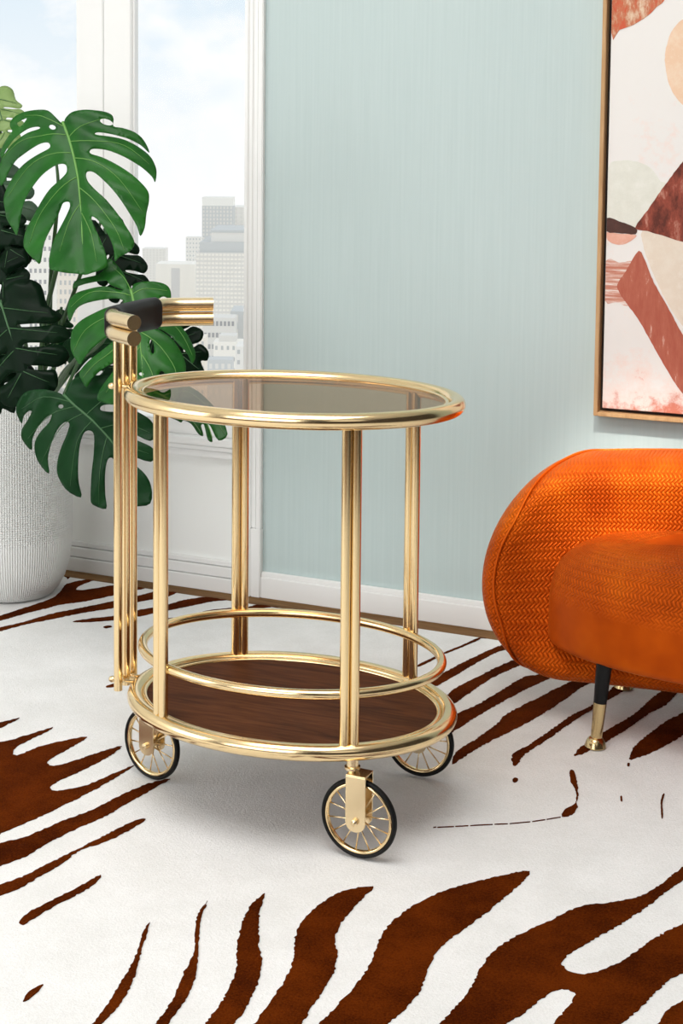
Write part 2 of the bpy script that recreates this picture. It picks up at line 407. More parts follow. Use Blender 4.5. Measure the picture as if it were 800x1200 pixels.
window('window_1', -0.6595, -0.2535, 0.080, 0.003)
window('window_2', -1.3225, -0.661, 0.083, 0.080)
window('window_3', UL, -1.324, 0.083, 0.080)

# ------------------------------------------------------------------ rug
DATA = {'stripes':[[[-0.6858,2.6504],[-0.623,2.6519],[-0.602,2.6642],[-0.5755,2.6888],[-0.538,2.7222],[-0.5524,2.6934],[-0.582,2.6452],[-0.5885,2.6105],[-0.5782,2.5919],[-0.5475,2.6306],[-0.5061,2.6607],[-0.4674,2.6795],[-0.48,2.6477],[-0.503,2.6031],[-0.518,2.5693],[-0.5038,2.5478],[-0.4671,2.576],[-0.4273,2.6144],[-0.3957,2.6382],[-0.415,2.5866],[-0.4515,2.5311],[-0.4871,2.4813],[-0.491,2.4557],[-0.4769,2.4477],[-0.4334,2.4706],[-0.396,2.5147],[-0.3627,2.5548],[-0.3811,2.5151],[-0.4159,2.4541],[-0.4562,2.3958],[-0.4953,2.3431],[-0.5394,2.291],[-0.583,2.2468]],[[-0.691,2.7348],[-0.6444,2.7443],[-0.6124,2.7662],[-0.6267,2.7385],[-0.6382,2.7176],[-0.6789,2.6861]],[[-0.565,2.2289],[-0.5317,2.2578],[-0.4959,2.2803],[-0.4569,2.3257],[-0.4036,2.381],[-0.3623,2.4387],[-0.3242,2.4817],[-0.2915,2.4997],[-0.3083,2.4735],[-0.3503,2.4062],[-0.3786,2.3581],[-0.4196,2.3114],[-0.4522,2.2667],[-0.4823,2.2167],[-0.5147,2.1847],[-0.546,2.1523]],[[-0.5333,2.1016],[-0.5015,2.1274],[-0.4744,2.1499],[-0.4437,2.1902],[-0.4066,2.2392],[-0.3678,2.2903],[-0.3331,2.336],[-0.3115,2.3472],[-0.3299,2.3134],[-0.3643,2.2686],[-0.3999,2.2394],[-0.4241,2.1907],[-0.4538,2.1438],[-0.4779,2.1077],[-0.4939,2.0949],[-0.5242,2.065]],[[-0.4491,2.0193],[-0.445,2.0427],[-0.4208,2.0755],[-0.3903,2.1132],[-0.3672,2.1456],[-0.3565,2.1588],[-0.3591,2.1354],[-0.3817,2.1009],[-0.4072,2.0697],[-0.4308,2.0336],[-0.4425,2.0171]],[[-0.4018,1.8283],[-0.4003,1.8476],[-0.3849,1.8675],[-0.3857,1.8577],[-0.3928,1.8381]],[[-0.2645,2.0252],[-0.2698,1.9965],[-0.2705,1.9578],[-0.2754,1.91],[-0.2802,1.8844],[-0.2883,1.8447],[-0.296,1.8066],[-0.306,1.7753],[-0.3137,1.7521],[-0.3031,1.7523],[-0.294,1.7774],[-0.2844,1.8022],[-0.275,1.8306],[-0.2675,1.8746],[-0.2663,1.9154],[-0.2653,1.9634],[-0.2638,1.9966]],[[-0.1866,2.0862],[-0.1969,2.0499],[-0.1978,1.9979],[-0.1929,1.9485],[-0.2019,1.896],[-0.2094,1.8365],[-0.2258,1.7785],[-0.2332,1.7447],[-0.22,1.7449],[-0.2108,1.7788],[-0.1967,1.8224],[-0.1874,1.8661],[-0.1846,1.9117],[-0.1891,1.9703],[-0.1915,2.0266],[-0.1893,2.068]],[[-0.1045,2.1102],[-0.1241,2.0693],[-0.1329,2.0162],[-0.1354,1.9658],[-0.1316,1.9127],[-0.1388,1.8571],[-0.1496,1.8185],[-0.1635,1.7796],[-0.1747,1.7413],[-0.1405,1.7419],[-0.1275,1.7802],[-0.1139,1.8191],[-0.1007,1.8776],[-0.0987,1.9237],[-0.1055,1.9718],[-0.1087,2.0282],[-0.1077,2.0756]],[[0.057,2.1336],[0.0159,2.1201],[-0.0155,2.0896],[-0.0373,2.053],[-0.0542,2.0018],[-0.055,1.951],[-0.0613,1.8985],[-0.0773,1.8485],[-0.1012,1.7824],[-0.1168,1.7432],[-0.0609,1.7441],[-0.042,1.7834],[-0.0235,1.8359],[-0.0039,1.8894],[0.0039,1.9414],[0.0001,1.9849],[0.0096,2.0305],[0.0283,2.0734],[0.045,2.1081]],[[0.2979,2.1855],[0.2571,2.1714],[0.2162,2.1523],[0.1759,2.1309],[0.1424,2.1051],[0.1026,2.0629],[0.0701,2.0086],[0.0543,1.9466],[0.0371,1.8901],[0.0098,1.8365],[-0.0204,1.782],[-0.043,1.7444],[0.0416,1.7458],[0.066,1.7853],[0.0924,1.8227],[0.1132,1.8616],[0.125,1.9122],[0.1362,1.9438],[0.1525,1.9767],[0.1817,2.013],[0.2133,2.0531],[0.2526,2.1073],[0.2804,2.1484]],[[0.6127,2.2896],[0.5382,2.2039],[0.4935,2.1501],[0.4534,2.1113],[0.4057,2.093],[0.3596,2.0799],[0.3036,2.0361],[0.236,1.9782],[0.2011,1.9239],[0.1785,1.8627],[0.1341,1.7864],[0.1103,1.747],[0.1898,1.7483],[0.2175,1.7879],[0.2458,1.816],[0.2786,1.8547],[0.2972,1.8668],[0.3085,1.867],[0.3168,1.8554],[0.3023,1.8264],[0.2771,1.7889],[0.2535,1.7493],[0.3331,1.7507],[0.3618,1.7903],[0.3964,1.828],[0.4425,1.8873],[0.4701,1.9081],[0.5433,1.9686],[0.5732,2.0841],[0.4993,2.0352],[0.4477,1.9933],[0.3952,1.938],[0.3553,1.9101],[0.3278,1.9035],[0.3127,1.9176],[0.3099,1.9301],[0.3213,1.9515],[0.3563,1.9849],[0.4068,2.0311],[0.461,2.0868],[0.5036,2.1375],[0.5289,2.1638],[0.5997,2.2381]],[[0.381,1.7515],[0.4107,1.7911],[0.4276,1.8191],[0.4554,1.8443],[0.5252,1.8989],[0.4875,1.7532]],[[0.1733,3.0809],[0.2081,3.1267],[0.2252,3.146],[0.2258,3.1406],[0.2093,3.1161],[0.1757,3.0732]],[[0.2335,3.1584],[0.2519,3.1795],[0.2852,3.2168],[0.3175,3.2577],[0.3184,3.2462],[0.2864,3.2084],[0.2511,3.1685],[0.234,3.1517]],[[0.3241,3.2666],[0.3375,3.2845],[0.3507,3.2997],[0.3507,3.2908],[0.3373,3.2728],[0.3241,3.2565]],[[0.1902,2.9784],[0.2003,2.9983],[0.2451,3.0624],[0.307,3.143],[0.3706,3.2137],[0.4606,3.3179],[0.4431,3.2586],[0.3566,3.1716],[0.3033,3.103],[0.2513,3.0245],[0.2068,2.962],[0.1885,2.9495]],[[0.2008,2.8686],[0.2203,2.9034],[0.2456,2.9511],[0.2951,3.0133],[0.3467,3.0781],[0.3989,3.1323],[0.4874,3.2313],[0.4794,3.1753],[0.3727,3.066],[0.3106,2.9891],[0.2593,2.9045],[0.232,2.8627],[0.2064,2.8243]],[[0.2027,2.7085],[0.2227,2.7396],[0.23,2.8032],[0.2392,2.8142],[0.281,2.8595],[0.331,2.9298],[0.3938,3.0161],[0.4322,3.0347],[0.5295,3.1361],[0.5006,3.0697],[0.4055,2.9675],[0.3545,2.9071],[0.2854,2.8155],[0.2474,2.7611],[0.218,2.719]],[[0.2073,2.574],[0.2208,2.6304],[0.2566,2.6799],[0.3091,2.7627],[0.3255,2.7992],[0.3454,2.828],[0.4152,2.9087],[0.4781,2.9816],[0.5994,3.1115],[0.5875,3.0466],[0.5117,2.9704],[0.4777,2.9221],[0.4229,2.841],[0.3628,2.7641],[0.3159,2.7114],[0.2796,2.6706],[0.235,2.6118]],[[0.3177,2.573],[0.3235,2.6234],[0.3582,2.6628],[0.4079,2.7341],[0.4602,2.8092],[0.5116,2.8657],[0.5849,2.9846],[0.6395,3.0355],[0.7605,3.1699],[0.7481,3.1158],[0.655,3.0234],[0.6093,2.9731],[0.5628,2.9127],[0.4975,2.832],[0.434,2.7451],[0.3834,2.6732],[0.3455,2.624],[0.3292,2.5861]],[[0.4366,2.6167],[0.4467,2.6456],[0.4827,2.6955],[0.5344,2.758],[0.5884,2.8234],[0.6524,2.9268],[0.707,2.9758],[0.8669,3.1459],[0.8459,3.0667],[0.7104,2.952],[0.6573,2.8696],[0.6137,2.8241],[0.5674,2.7589],[0.515,2.6963],[0.4655,2.6403]],[[0.5332,2.6041],[0.5516,2.6578],[0.5918,2.7184],[0.6381,2.7817],[0.6813,2.8259],[0.7987,2.9544],[0.7717,2.8503],[0.656,2.7159],[0.6134,2.6691],[0.5734,2.6296],[0.5461,2.61]],[[0.4165,2.5518],[0.4239,2.5502],[0.4224,2.5165],[0.4166,2.4566],[0.4076,2.4234],[0.4073,2.4073],[0.3934,2.3784],[0.3747,2.3717],[0.3858,2.3988],[0.4027,2.4152],[0.4102,2.4399],[0.4141,2.4733],[0.4112,2.5075]],[[0.1592,2.3279],[0.1617,2.329],[0.1642,2.3295],[0.1641,2.3281],[0.1616,2.3272],[0.1591,2.3265]],[[0.1669,2.3288],[0.1796,2.3305],[0.1922,2.3316],[0.1921,2.3302],[0.1794,2.3287],[0.1668,2.3274]],[[0.1964,2.3325],[0.2064,2.3341],[0.2162,2.3352],[0.2161,2.3338],[0.2062,2.3323],[0.1963,2.3311]],[[0.2219,2.336],[0.2389,2.3386],[0.2559,2.3406],[0.2558,2.3392],[0.2387,2.3368],[0.2218,2.3347]],[[0.2616,2.3415],[0.2715,2.3428],[0.2814,2.3434],[0.2813,2.3421],[0.2713,2.3409],[0.2614,2.3401]],[[0.2871,2.3443],[0.303,2.348],[0.3189,2.3512],[0.3187,2.3498],[0.3028,2.3462],[0.287,2.343]],[[0.3247,2.3528],[0.335,2.3564],[0.3453,2.3594],[0.3451,2.358],[0.3348,2.3546],[0.3245,2.3514]],[[0.3498,2.3611],[0.361,2.3655],[0.3722,2.3693],[0.372,2.3679],[0.3607,2.3637],[0.3496,2.3597]],[[0.3092,2.5121],[0.3145,2.5192],[0.3199,2.5141],[0.314,2.5018],[0.3097,2.5034]],[[0.5611,2.4566],[0.5655,2.46],[0.5547,2.4268],[0.545,2.3787],[0.5408,2.3692],[0.5465,2.4024],[0.5535,2.4349]],[[0.4869,2.4482],[0.4901,2.45],[0.4874,2.4318],[0.4848,2.4334]],[[0.5257,2.5854],[0.5296,2.5855],[0.5267,2.5744],[0.5236,2.5743]],[[-0.7917,3.3798],[-0.753,3.432],[-0.6979,3.5131],[-0.6854,3.5894],[-0.6827,3.6323],[-0.6421,3.6701],[-0.5996,3.7162],[-0.6175,3.6783],[-0.6452,3.6263],[-0.6516,3.5905],[-0.6272,3.5843],[-0.5557,3.6294],[-0.4988,3.653],[-0.469,3.6395],[-0.4911,3.5959],[-0.5439,3.5523],[-0.6118,3.4957],[-0.6684,3.4673],[-0.6937,3.4404],[-0.7361,3.4005],[-0.7676,3.3619],[-0.8315,3.2989],[-0.8405,3.335]],[[-0.6936,3.6905],[-0.6875,3.7283],[-0.6645,3.7482],[-0.673,3.7212],[-0.6887,3.6758]],[[-0.8156,3.2348],[-0.772,3.2948],[-0.7228,3.3386],[-0.6748,3.3961],[-0.6038,3.4498],[-0.5367,3.5049],[-0.4844,3.5474],[-0.4381,3.5977],[-0.3946,3.6277],[-0.399,3.571],[-0.4297,3.5287],[-0.478,3.5001],[-0.5286,3.4522],[-0.5971,3.4113],[-0.6675,3.3588],[-0.7189,3.3205],[-0.7665,3.2713],[-0.8113,3.2178]],[[-0.6147,3.342],[-0.5696,3.3681],[-0.5189,3.3885],[-0.469,3.4347],[-0.4216,3.4622],[-0.3756,3.5102],[-0.3085,3.574],[-0.26,3.5756],[-0.2616,3.5411],[-0.3025,3.5059],[-0.3699,3.4573],[-0.4169,3.4235],[-0.4902,3.3706],[-0.5655,3.3436]],[[-0.41,3.367],[-0.3623,3.3872],[-0.2968,3.4402],[-0.2168,3.4623],[-0.1787,3.5166],[-0.1224,3.5118],[-0.1557,3.4708],[-0.2155,3.4428],[-0.294,3.4083],[-0.359,3.3562]],[[-0.1035,3.4432],[-0.053,3.4676],[-0.0079,3.4625],[-0.0322,3.4455]],[[0.0591,3.4163],[0.0897,3.4269],[0.1017,3.4209],[0.0852,3.4077]],[[-0.538,3.308],[-0.5257,3.3174],[-0.5185,3.3086],[-0.5307,3.2993]],[[-0.4725,2.9361],[-0.4608,2.9507],[-0.449,2.9534],[-0.4507,2.9414],[-0.4648,2.9315]]],
'rug_far':[[-0.7033,3.7661],[-0.2171,3.5323],[0.3501,3.2937]],
'paint':{'rust_top':[[0.6199,1.5806],[0.7074,1.5991],[0.7695,1.5437],[0.773,1.4686],[0.7561,1.424],[0.739,1.4094],[0.7204,1.391],[0.6902,1.3727],[0.6595,1.3619],[0.6253,1.3557]],
'peach':[[0.9146,1.3899],[0.87,1.4119],[0.8295,1.4033],[0.795,1.3816],[0.7759,1.3633],[0.7639,1.3333],[0.7596,1.2955],[0.7659,1.2575],[0.7781,1.2271],[0.8,1.2005],[0.8322,1.1778],[0.8769,1.1741],[0.9202,1.2041],[0.9405,1.2561],[0.9382,1.3302]],
'sage':[[0.6323,1.0633],[0.6665,1.0794],[0.7054,1.0776],[0.7367,1.0627],[0.7566,1.0361],[0.7653,1.0248],[0.7052,0.9344],[0.6698,0.945],[0.6349,0.9541]],
'maroon':[[0.7052,0.9344],[0.7313,0.9739],[0.7645,1.0248],[0.8033,1.079],[0.8482,1.1401],[0.8981,1.2079],[0.9339,1.2338],[0.972,1.1743],[1.0043,1.0632],[0.9936,0.9436],[0.9525,0.8631],[0.8928,0.8857],[0.8081,0.907],[0.7712,0.9173],[0.7325,0.9276]],
'dark':[[0.6349,0.9541],[0.6697,0.9473],[0.7052,0.9344],[0.7056,0.9205],[0.6704,0.9216],[0.6357,0.9244]],
'pink':[[0.6373,0.9221],[0.6704,0.9201],[0.7071,0.919],[0.7019,0.9095],[0.6789,0.8962],[0.6552,0.8985],[0.6392,0.9104]],
'cream':[[0.7209,0.9287],[0.7712,0.9173],[0.8081,0.907],[0.8928,0.8834],[0.9674,0.8524],[1.0138,0.7641],[1.0181,0.6283],[0.9761,0.5719],[0.9161,0.5979],[0.862,0.6557],[0.8131,0.7246],[0.7829,0.767],[0.7505,0.8275],[0.7258,0.8886]],
'band':[[0.6693,0.8082],[0.6881,0.8403],[0.7142,0.8843],[0.7304,0.8577],[0.751,0.812],[0.7831,0.7593],[0.8136,0.7068],[0.8624,0.6403],[0.9244,0.5678],[0.9556,0.5166],[0.92,0.4672],[0.8661,0.5128],[0.8171,0.5788],[0.7869,0.6195],[0.7546,0.672],[0.7181,0.7323],[0.6777,0.785]],
'streak':[[0.6372,0.8594],[0.672,0.8569],[0.7032,0.8605],[0.6882,0.8364],[0.6693,0.8082],[0.6777,0.785],[0.6979,0.761],[0.6663,0.7688],[0.6393,0.7713]]},
'pic':{'tl':[0.6208,1.4279],
'bl':[0.6261,0.5219],
'br':[0.8188,0.5152],
'cbl':[0.6439,0.5397],
'ctl':[0.6302,1.4277]},
'leaves':{'L1':{'out':[[-0.5876,3.1193,1.1486],[-0.5837,3.1226,1.1576],[-0.5708,3.1264,1.169],[-0.5484,3.1269,1.1738],[-0.5257,3.1261,1.1749],[-0.5029,3.1246,1.1742],[-0.489,3.1217,1.1689],[-0.4838,3.1174,1.1585],[-0.4839,3.1122,1.145],[-0.4648,3.1103,1.143],[-0.4419,3.1071,1.1378],[-0.4256,3.1022,1.1277],[-0.4144,3.0955,1.1121],[-0.4096,3.0898,1.0979],[-0.427,3.0962,1.112],[-0.45,3.1012,1.1216],[-0.4729,3.1043,1.1263],[-0.4956,3.1065,1.1288],[-0.5137,3.1075,1.1286],[-0.5194,3.1065,1.1254],[-0.5156,3.1051,1.1223],[-0.4907,3.1035,1.1217],[-0.4635,3.1012,1.1197],[-0.4405,3.0969,1.1119],[-0.4173,3.0905,1.0988],[-0.4031,3.0846,1.0856],[-0.3941,3.0772,1.068],[-0.3926,3.072,1.0548],[-0.3944,3.0653,1.0372],[-0.4012,3.0699,1.0481],[-0.4199,3.0768,1.0633],[-0.443,3.0828,1.0754],[-0.466,3.0878,1.0849],[-0.4934,3.0924,1.0926],[-0.5206,3.0944,1.0941],[-0.5283,3.0928,1.0887],[-0.5243,3.09,1.0821],[-0.5015,3.0865,1.0766],[-0.4738,3.0805,1.0649],[-0.446,3.073,1.0498],[-0.4227,3.065,1.0325],[-0.4062,3.0574,1.0151],[-0.4039,3.0505,0.9977],[-0.4061,3.0404,0.9716],[-0.409,3.0288,0.9414],[-0.4159,3.0213,0.9211],[-0.4245,3.0296,0.9412],[-0.4414,3.0405,0.9669],[-0.4606,3.0517,0.9927],[-0.4798,3.0611,1.0143],[-0.4987,3.0689,1.0316],[-0.5174,3.075,1.0446],[-0.5301,3.076,1.0453],[-0.5327,3.0732,1.0378],[-0.5274,3.0678,1.0247],[-0.5106,3.0601,1.0074],[-0.4871,3.0513,0.988],[-0.4633,3.04,0.9622],[-0.4441,3.0289,0.9366],[-0.4297,3.0198,0.9153],[-0.4268,3.0147,0.9025],[-0.4369,3.0094,0.8875],[-0.4538,3.0053,0.8745],[-0.4621,3.0021,0.865],[-0.4654,3.01,0.8849],[-0.4733,3.0187,0.9062],[-0.4857,3.0277,0.9275],[-0.5,3.0351,0.9445],[-0.5116,3.0391,0.953],[-0.5151,3.0384,0.9508],[-0.5107,3.0331,0.9379],[-0.4981,3.0233,0.9144],[-0.4855,3.0127,0.8889],[-0.4776,3.004,0.8677],[-0.4791,2.9991,0.855],[-0.4917,2.9965,0.8464],[-0.5089,2.9952,0.8406],[-0.5219,2.9947,0.8375],[-0.544,2.9966,0.8393],[-0.5706,2.9991,0.8418],[-0.593,3.0024,0.847],[-0.5989,3.006,0.8554],[-0.5994,3.0134,0.8745],[-0.5944,3.0215,0.896],[-0.5829,3.0309,0.9219],[-0.5733,3.0388,0.9436],[-0.5657,3.0455,0.9618],[-0.562,3.05,0.974],[-0.5649,3.0536,0.9827],[-0.5759,3.0533,0.9804],[-0.5806,3.0498,0.9708],[-0.5874,3.0437,0.9542],[-0.5992,3.0359,0.9324],[-0.6105,3.0256,0.9043],[-0.6185,3.0099,0.8628],[-0.6299,3.0125,0.8677],[-0.6489,3.0201,0.8845],[-0.659,3.0264,0.8994],[-0.6566,3.0363,0.9252],[-0.6452,3.0458,0.9513],[-0.6255,3.0583,0.9863],[-0.6092,3.066,1.0084],[-0.5945,3.0704,1.0217],[-0.5818,3.074,1.0329],[-0.5736,3.0779,1.044],[-0.5754,3.0831,1.0572],[-0.5859,3.0849,1.0602],[-0.6036,3.0837,1.0547],[-0.6251,3.0797,1.0412],[-0.6418,3.0737,1.0234],[-0.6579,3.0651,0.9991],[-0.667,3.0554,0.9727],[-0.6735,3.0439,0.9423],[-0.6778,3.0367,0.9232],[-0.6888,3.043,0.9378],[-0.704,3.0522,0.9592],[-0.7099,3.0592,0.9766],[-0.714,3.0679,0.9984],[-0.7068,3.0761,1.0204],[-0.6887,3.0855,1.0471],[-0.6675,3.0913,1.065],[-0.6415,3.0951,1.0787],[-0.6153,3.0986,1.0914],[-0.6122,3.1014,1.099],[-0.6185,3.1038,1.1043],[-0.6342,3.1043,1.1032],[-0.6519,3.1026,1.0964],[-0.6736,3.0994,1.085],[-0.6909,3.0959,1.0737],[-0.7071,3.0882,1.0513],[-0.7211,3.0803,1.0291],[-0.7286,3.0841,1.0378],[-0.7296,3.0928,1.0599],[-0.7189,3.1017,1.0845],[-0.7023,3.1078,1.1026],[-0.6851,3.1116,1.1148],[-0.6633,3.115,1.1267],[-0.6389,3.1167,1.1346],[-0.6414,3.1184,1.1386],[-0.6594,3.1183,1.1357],[-0.677,3.1161,1.1275],[-0.6943,3.1126,1.1161],[-0.711,3.1065,1.098],[-0.7223,3.1007,1.0814],[-0.7265,3.1056,1.0934],[-0.721,3.1114,1.1091],[-0.7088,3.1177,1.1272],[-0.7013,3.1205,1.1353],[-0.7067,3.1246,1.1452],[-0.7057,3.1284,1.1551],[-0.6937,3.1319,1.1657],[-0.6715,3.1337,1.1736],[-0.6443,3.1332,1.1761],[-0.6211,3.1299,1.1708],[-0.6041,3.1237,1.1574],[-0.593,3.1193,1.1476]],
'mid':[[-0.5904,3.12,1.1499],[-0.5765,3.1074,1.1195],[-0.5625,3.0911,1.0795],[-0.5505,3.0733,1.0354],[-0.5431,3.0558,0.9917],[-0.5364,3.0369,0.944],[-0.5308,3.0166,0.8926],[-0.5222,2.9964,0.8417]],
'veins':[[[-0.5754,3.1065,1.1172],[-0.5419,3.1152,1.1445],[-0.4975,3.119,1.1607]],[[-0.5776,3.1083,1.1217],[-0.622,3.1106,1.1213],[-0.6758,3.1099,1.1118],[-0.7188,3.1008,1.0823]],[[-0.5735,3.1029,1.1083],[-0.517,3.1,1.1089],[-0.4581,3.0952,1.105],[-0.4069,3.0796,1.0723]],[[-0.565,3.0929,1.0839],[-0.61,3.0944,1.0812],[-0.6578,3.0873,1.0563],[-0.7031,3.0691,1.0029]],[[-0.5621,3.089,1.0742],[-0.5142,3.0826,1.0645],[-0.4629,3.0671,1.032],[-0.415,3.0409,0.9715]],[[-0.5505,3.0733,1.0354],[-0.5868,3.0649,1.0086],[-0.6236,3.0481,0.9602],[-0.646,3.0274,0.9038]],[[-0.5459,3.0645,1.0135],[-0.5091,3.0507,0.9834],[-0.466,3.0284,0.932],[-0.4459,3.0107,0.8895]],[[-0.5403,3.0523,0.983],[-0.56,3.0381,0.9437],[-0.578,3.0157,0.8834]],[[-0.5371,3.0437,0.9613],[-0.5139,3.0258,0.9185],[-0.4994,3.0034,0.8632]],[[-0.5823,3.1147,1.1374],[-0.6339,3.1261,1.1594],[-0.6754,3.1309,1.1658]]],
'holes':[[[-0.6903,3.1264,1.1521],[-0.6695,3.1283,1.16],[-0.6734,3.125,1.1509],[-0.6818,3.1221,1.1423],[-0.6875,3.1236,1.1454]],[[-0.6032,3.1145,1.1339],[-0.6056,3.1138,1.1319],[-0.6099,3.1141,1.1318],[-0.6143,3.1151,1.1338],[-0.6173,3.1165,1.137],[-0.6176,3.1178,1.1403],[-0.6152,3.1184,1.1423],[-0.6109,3.1182,1.1424],[-0.6065,3.1172,1.1404],[-0.6035,3.1158,1.1372]],[[-0.4849,3.114,1.1494],[-0.488,3.113,1.1466],[-0.4951,3.1131,1.1458],[-0.5034,3.1142,1.1475],[-0.5098,3.1159,1.1509],[-0.5119,3.1175,1.1548],[-0.5088,3.1185,1.1576],[-0.5017,3.1184,1.1584],[-0.4934,3.1173,1.1567],[-0.487,3.1156,1.1533]]],
'n':[-0.0517,-0.9308,0.362]},
'L2':{'out':[[-0.4306,3.021,0.8086],[-0.4276,3.0249,0.8154],[-0.4142,3.0285,0.8196],[-0.3909,3.0317,0.8207],[-0.3672,3.0327,0.8173],[-0.355,3.0302,0.8097],[-0.3504,3.0249,0.7983],[-0.3517,3.0195,0.7881],[-0.3637,3.0209,0.7934],[-0.3714,3.0186,0.7908],[-0.3767,3.0142,0.7832],[-0.3919,3.0096,0.7776],[-0.4035,3.0073,0.7758],[-0.3874,3.0053,0.7682],[-0.3555,3.0022,0.7551],[-0.3314,2.9973,0.7401],[-0.3128,2.9898,0.7214],[-0.3,2.9799,0.6992],[-0.294,2.9712,0.6808],[-0.3002,2.963,0.6662],[-0.3107,2.9703,0.6827],[-0.329,2.9767,0.6993],[-0.3494,2.9839,0.7179],[-0.3694,2.9869,0.7283],[-0.381,2.986,0.7291],[-0.3612,2.9844,0.7216],[-0.341,2.9791,0.7068],[-0.3244,2.9706,0.6865],[-0.3137,2.9615,0.6663],[-0.3126,2.9523,0.6481],[-0.3174,2.9426,0.63],[-0.3198,2.9294,0.6049],[-0.3301,2.9192,0.5871],[-0.339,2.9292,0.6086],[-0.346,2.9394,0.6302],[-0.3566,2.9466,0.6466],[-0.3641,2.9448,0.6448],[-0.3666,2.9335,0.6232],[-0.3766,2.9214,0.6018],[-0.3903,2.909,0.5806],[-0.4069,2.9181,0.6021],[-0.4146,2.9319,0.6308],[-0.4213,2.9385,0.6452],[-0.4309,2.9246,0.6201],[-0.4326,2.9098,0.5916],[-0.451,2.9051,0.5864],[-0.4703,2.9061,0.5926],[-0.484,2.9079,0.5992],[-0.4813,2.9154,0.6134],[-0.4695,2.9259,0.6312],[-0.4558,2.9366,0.6491],[-0.4457,2.947,0.6671],[-0.4504,2.952,0.678],[-0.4571,2.9457,0.6672],[-0.4826,2.9355,0.6529],[-0.4985,2.9264,0.6386],[-0.5075,2.9181,0.6243],[-0.5192,2.9241,0.6387],[-0.5247,2.929,0.6495],[-0.5192,2.9351,0.6603],[-0.5033,2.9443,0.6747],[-0.4817,2.9541,0.6891],[-0.4618,2.9638,0.7037],[-0.4567,2.9681,0.711],[-0.461,2.9714,0.7184],[-0.476,2.9675,0.714],[-0.4942,2.9593,0.702],[-0.5119,2.9489,0.6857],[-0.5236,2.9384,0.6676],[-0.5332,2.9425,0.6778],[-0.5451,2.9508,0.6968],[-0.5482,2.9617,0.7187],[-0.5448,2.9715,0.7371],[-0.5289,2.9808,0.7519],[-0.503,2.9895,0.7629],[-0.4804,2.9958,0.7703],[-0.45,3.0021,0.7759],[-0.4466,3.0063,0.7834],[-0.4664,3.0066,0.7883],[-0.4971,3.002,0.7861],[-0.5274,2.9953,0.7798],[-0.542,2.9889,0.7705],[-0.5518,2.9779,0.7512],[-0.5575,2.9833,0.7631],[-0.5591,2.9927,0.7817],[-0.5539,3.0009,0.7967],[-0.5412,3.0072,0.8061],[-0.5145,3.0121,0.8098],[-0.4797,3.0166,0.8109],[-0.4559,3.0158,0.8041],[-0.4482,3.0171,0.8048],[-0.4761,3.019,0.8147],[-0.4846,3.0223,0.823],[-0.5194,3.0179,0.8223],[-0.5422,3.0128,0.8174],[-0.5515,3.0095,0.8129],[-0.5488,3.0169,0.8268],[-0.528,3.0222,0.8325],[-0.5013,3.0281,0.8382],[-0.485,3.0378,0.8535],[-0.4822,3.0454,0.8677],[-0.4679,3.0427,0.8592],[-0.4507,3.0339,0.8382],[-0.4363,3.0219,0.8116]],
'mid':[[-0.4328,3.02,0.8071],[-0.4252,3.0078,0.7815],[-0.417,2.9915,0.7478],[-0.4087,2.9735,0.7108],[-0.4005,2.9501,0.6632],[-0.3915,2.9125,0.5877]],
'veins':[[[-0.429,3.015,0.7965],[-0.4017,3.0235,0.8071],[-0.3585,3.0269,0.804]],[[-0.4235,3.0041,0.774],[-0.3791,3.0015,0.7589],[-0.3307,2.9916,0.7289],[-0.301,2.9704,0.6808]],[[-0.4326,3.0185,0.8041],[-0.4458,3.0276,0.8249],[-0.4752,3.0389,0.8535]],[[-0.4287,3.0131,0.7927],[-0.4673,3.0126,0.8003],[-0.5176,3.0069,0.8004],[-0.5523,2.9915,0.778]],[[-0.42,2.9988,0.7627],[-0.4751,2.9869,0.7517],[-0.5194,2.9706,0.7297],[-0.5391,2.9496,0.6931]],[[-0.4143,2.9861,0.7367],[-0.4588,2.9567,0.689],[-0.4949,2.9397,0.6638],[-0.5158,2.9263,0.6423]],[[-0.4116,2.9807,0.7255],[-0.3673,2.9706,0.6959],[-0.3339,2.9519,0.6519],[-0.3276,2.9304,0.6085]],[[-0.4058,2.9663,0.6961],[-0.437,2.9405,0.6526],[-0.4679,2.9151,0.6097]],[[-0.4028,2.9591,0.6814],[-0.3794,2.9432,0.6449],[-0.3737,2.929,0.6161]]],
'holes':[[[-0.3784,2.9687,0.6946],[-0.3775,2.9646,0.6864],[-0.3785,2.9618,0.6812],[-0.3811,2.9613,0.6808],[-0.3842,2.9634,0.6856],[-0.3867,2.9672,0.6936],[-0.3877,2.9713,0.7018],[-0.3867,2.9741,0.7071],[-0.3841,2.9746,0.7074],[-0.381,2.9725,0.7027]],[[-0.3957,2.9404,0.6432],[-0.3964,2.9394,0.6413],[-0.3986,2.9385,0.6402],[-0.4014,2.9382,0.6402],[-0.4038,2.9386,0.6414],[-0.4048,2.9394,0.6433],[-0.4041,2.9405,0.6452],[-0.4019,2.9413,0.6464],[-0.399,2.9416,0.6464],[-0.3967,2.9413,0.6452]]],
'n':[0.1007,-0.8858,0.453]},
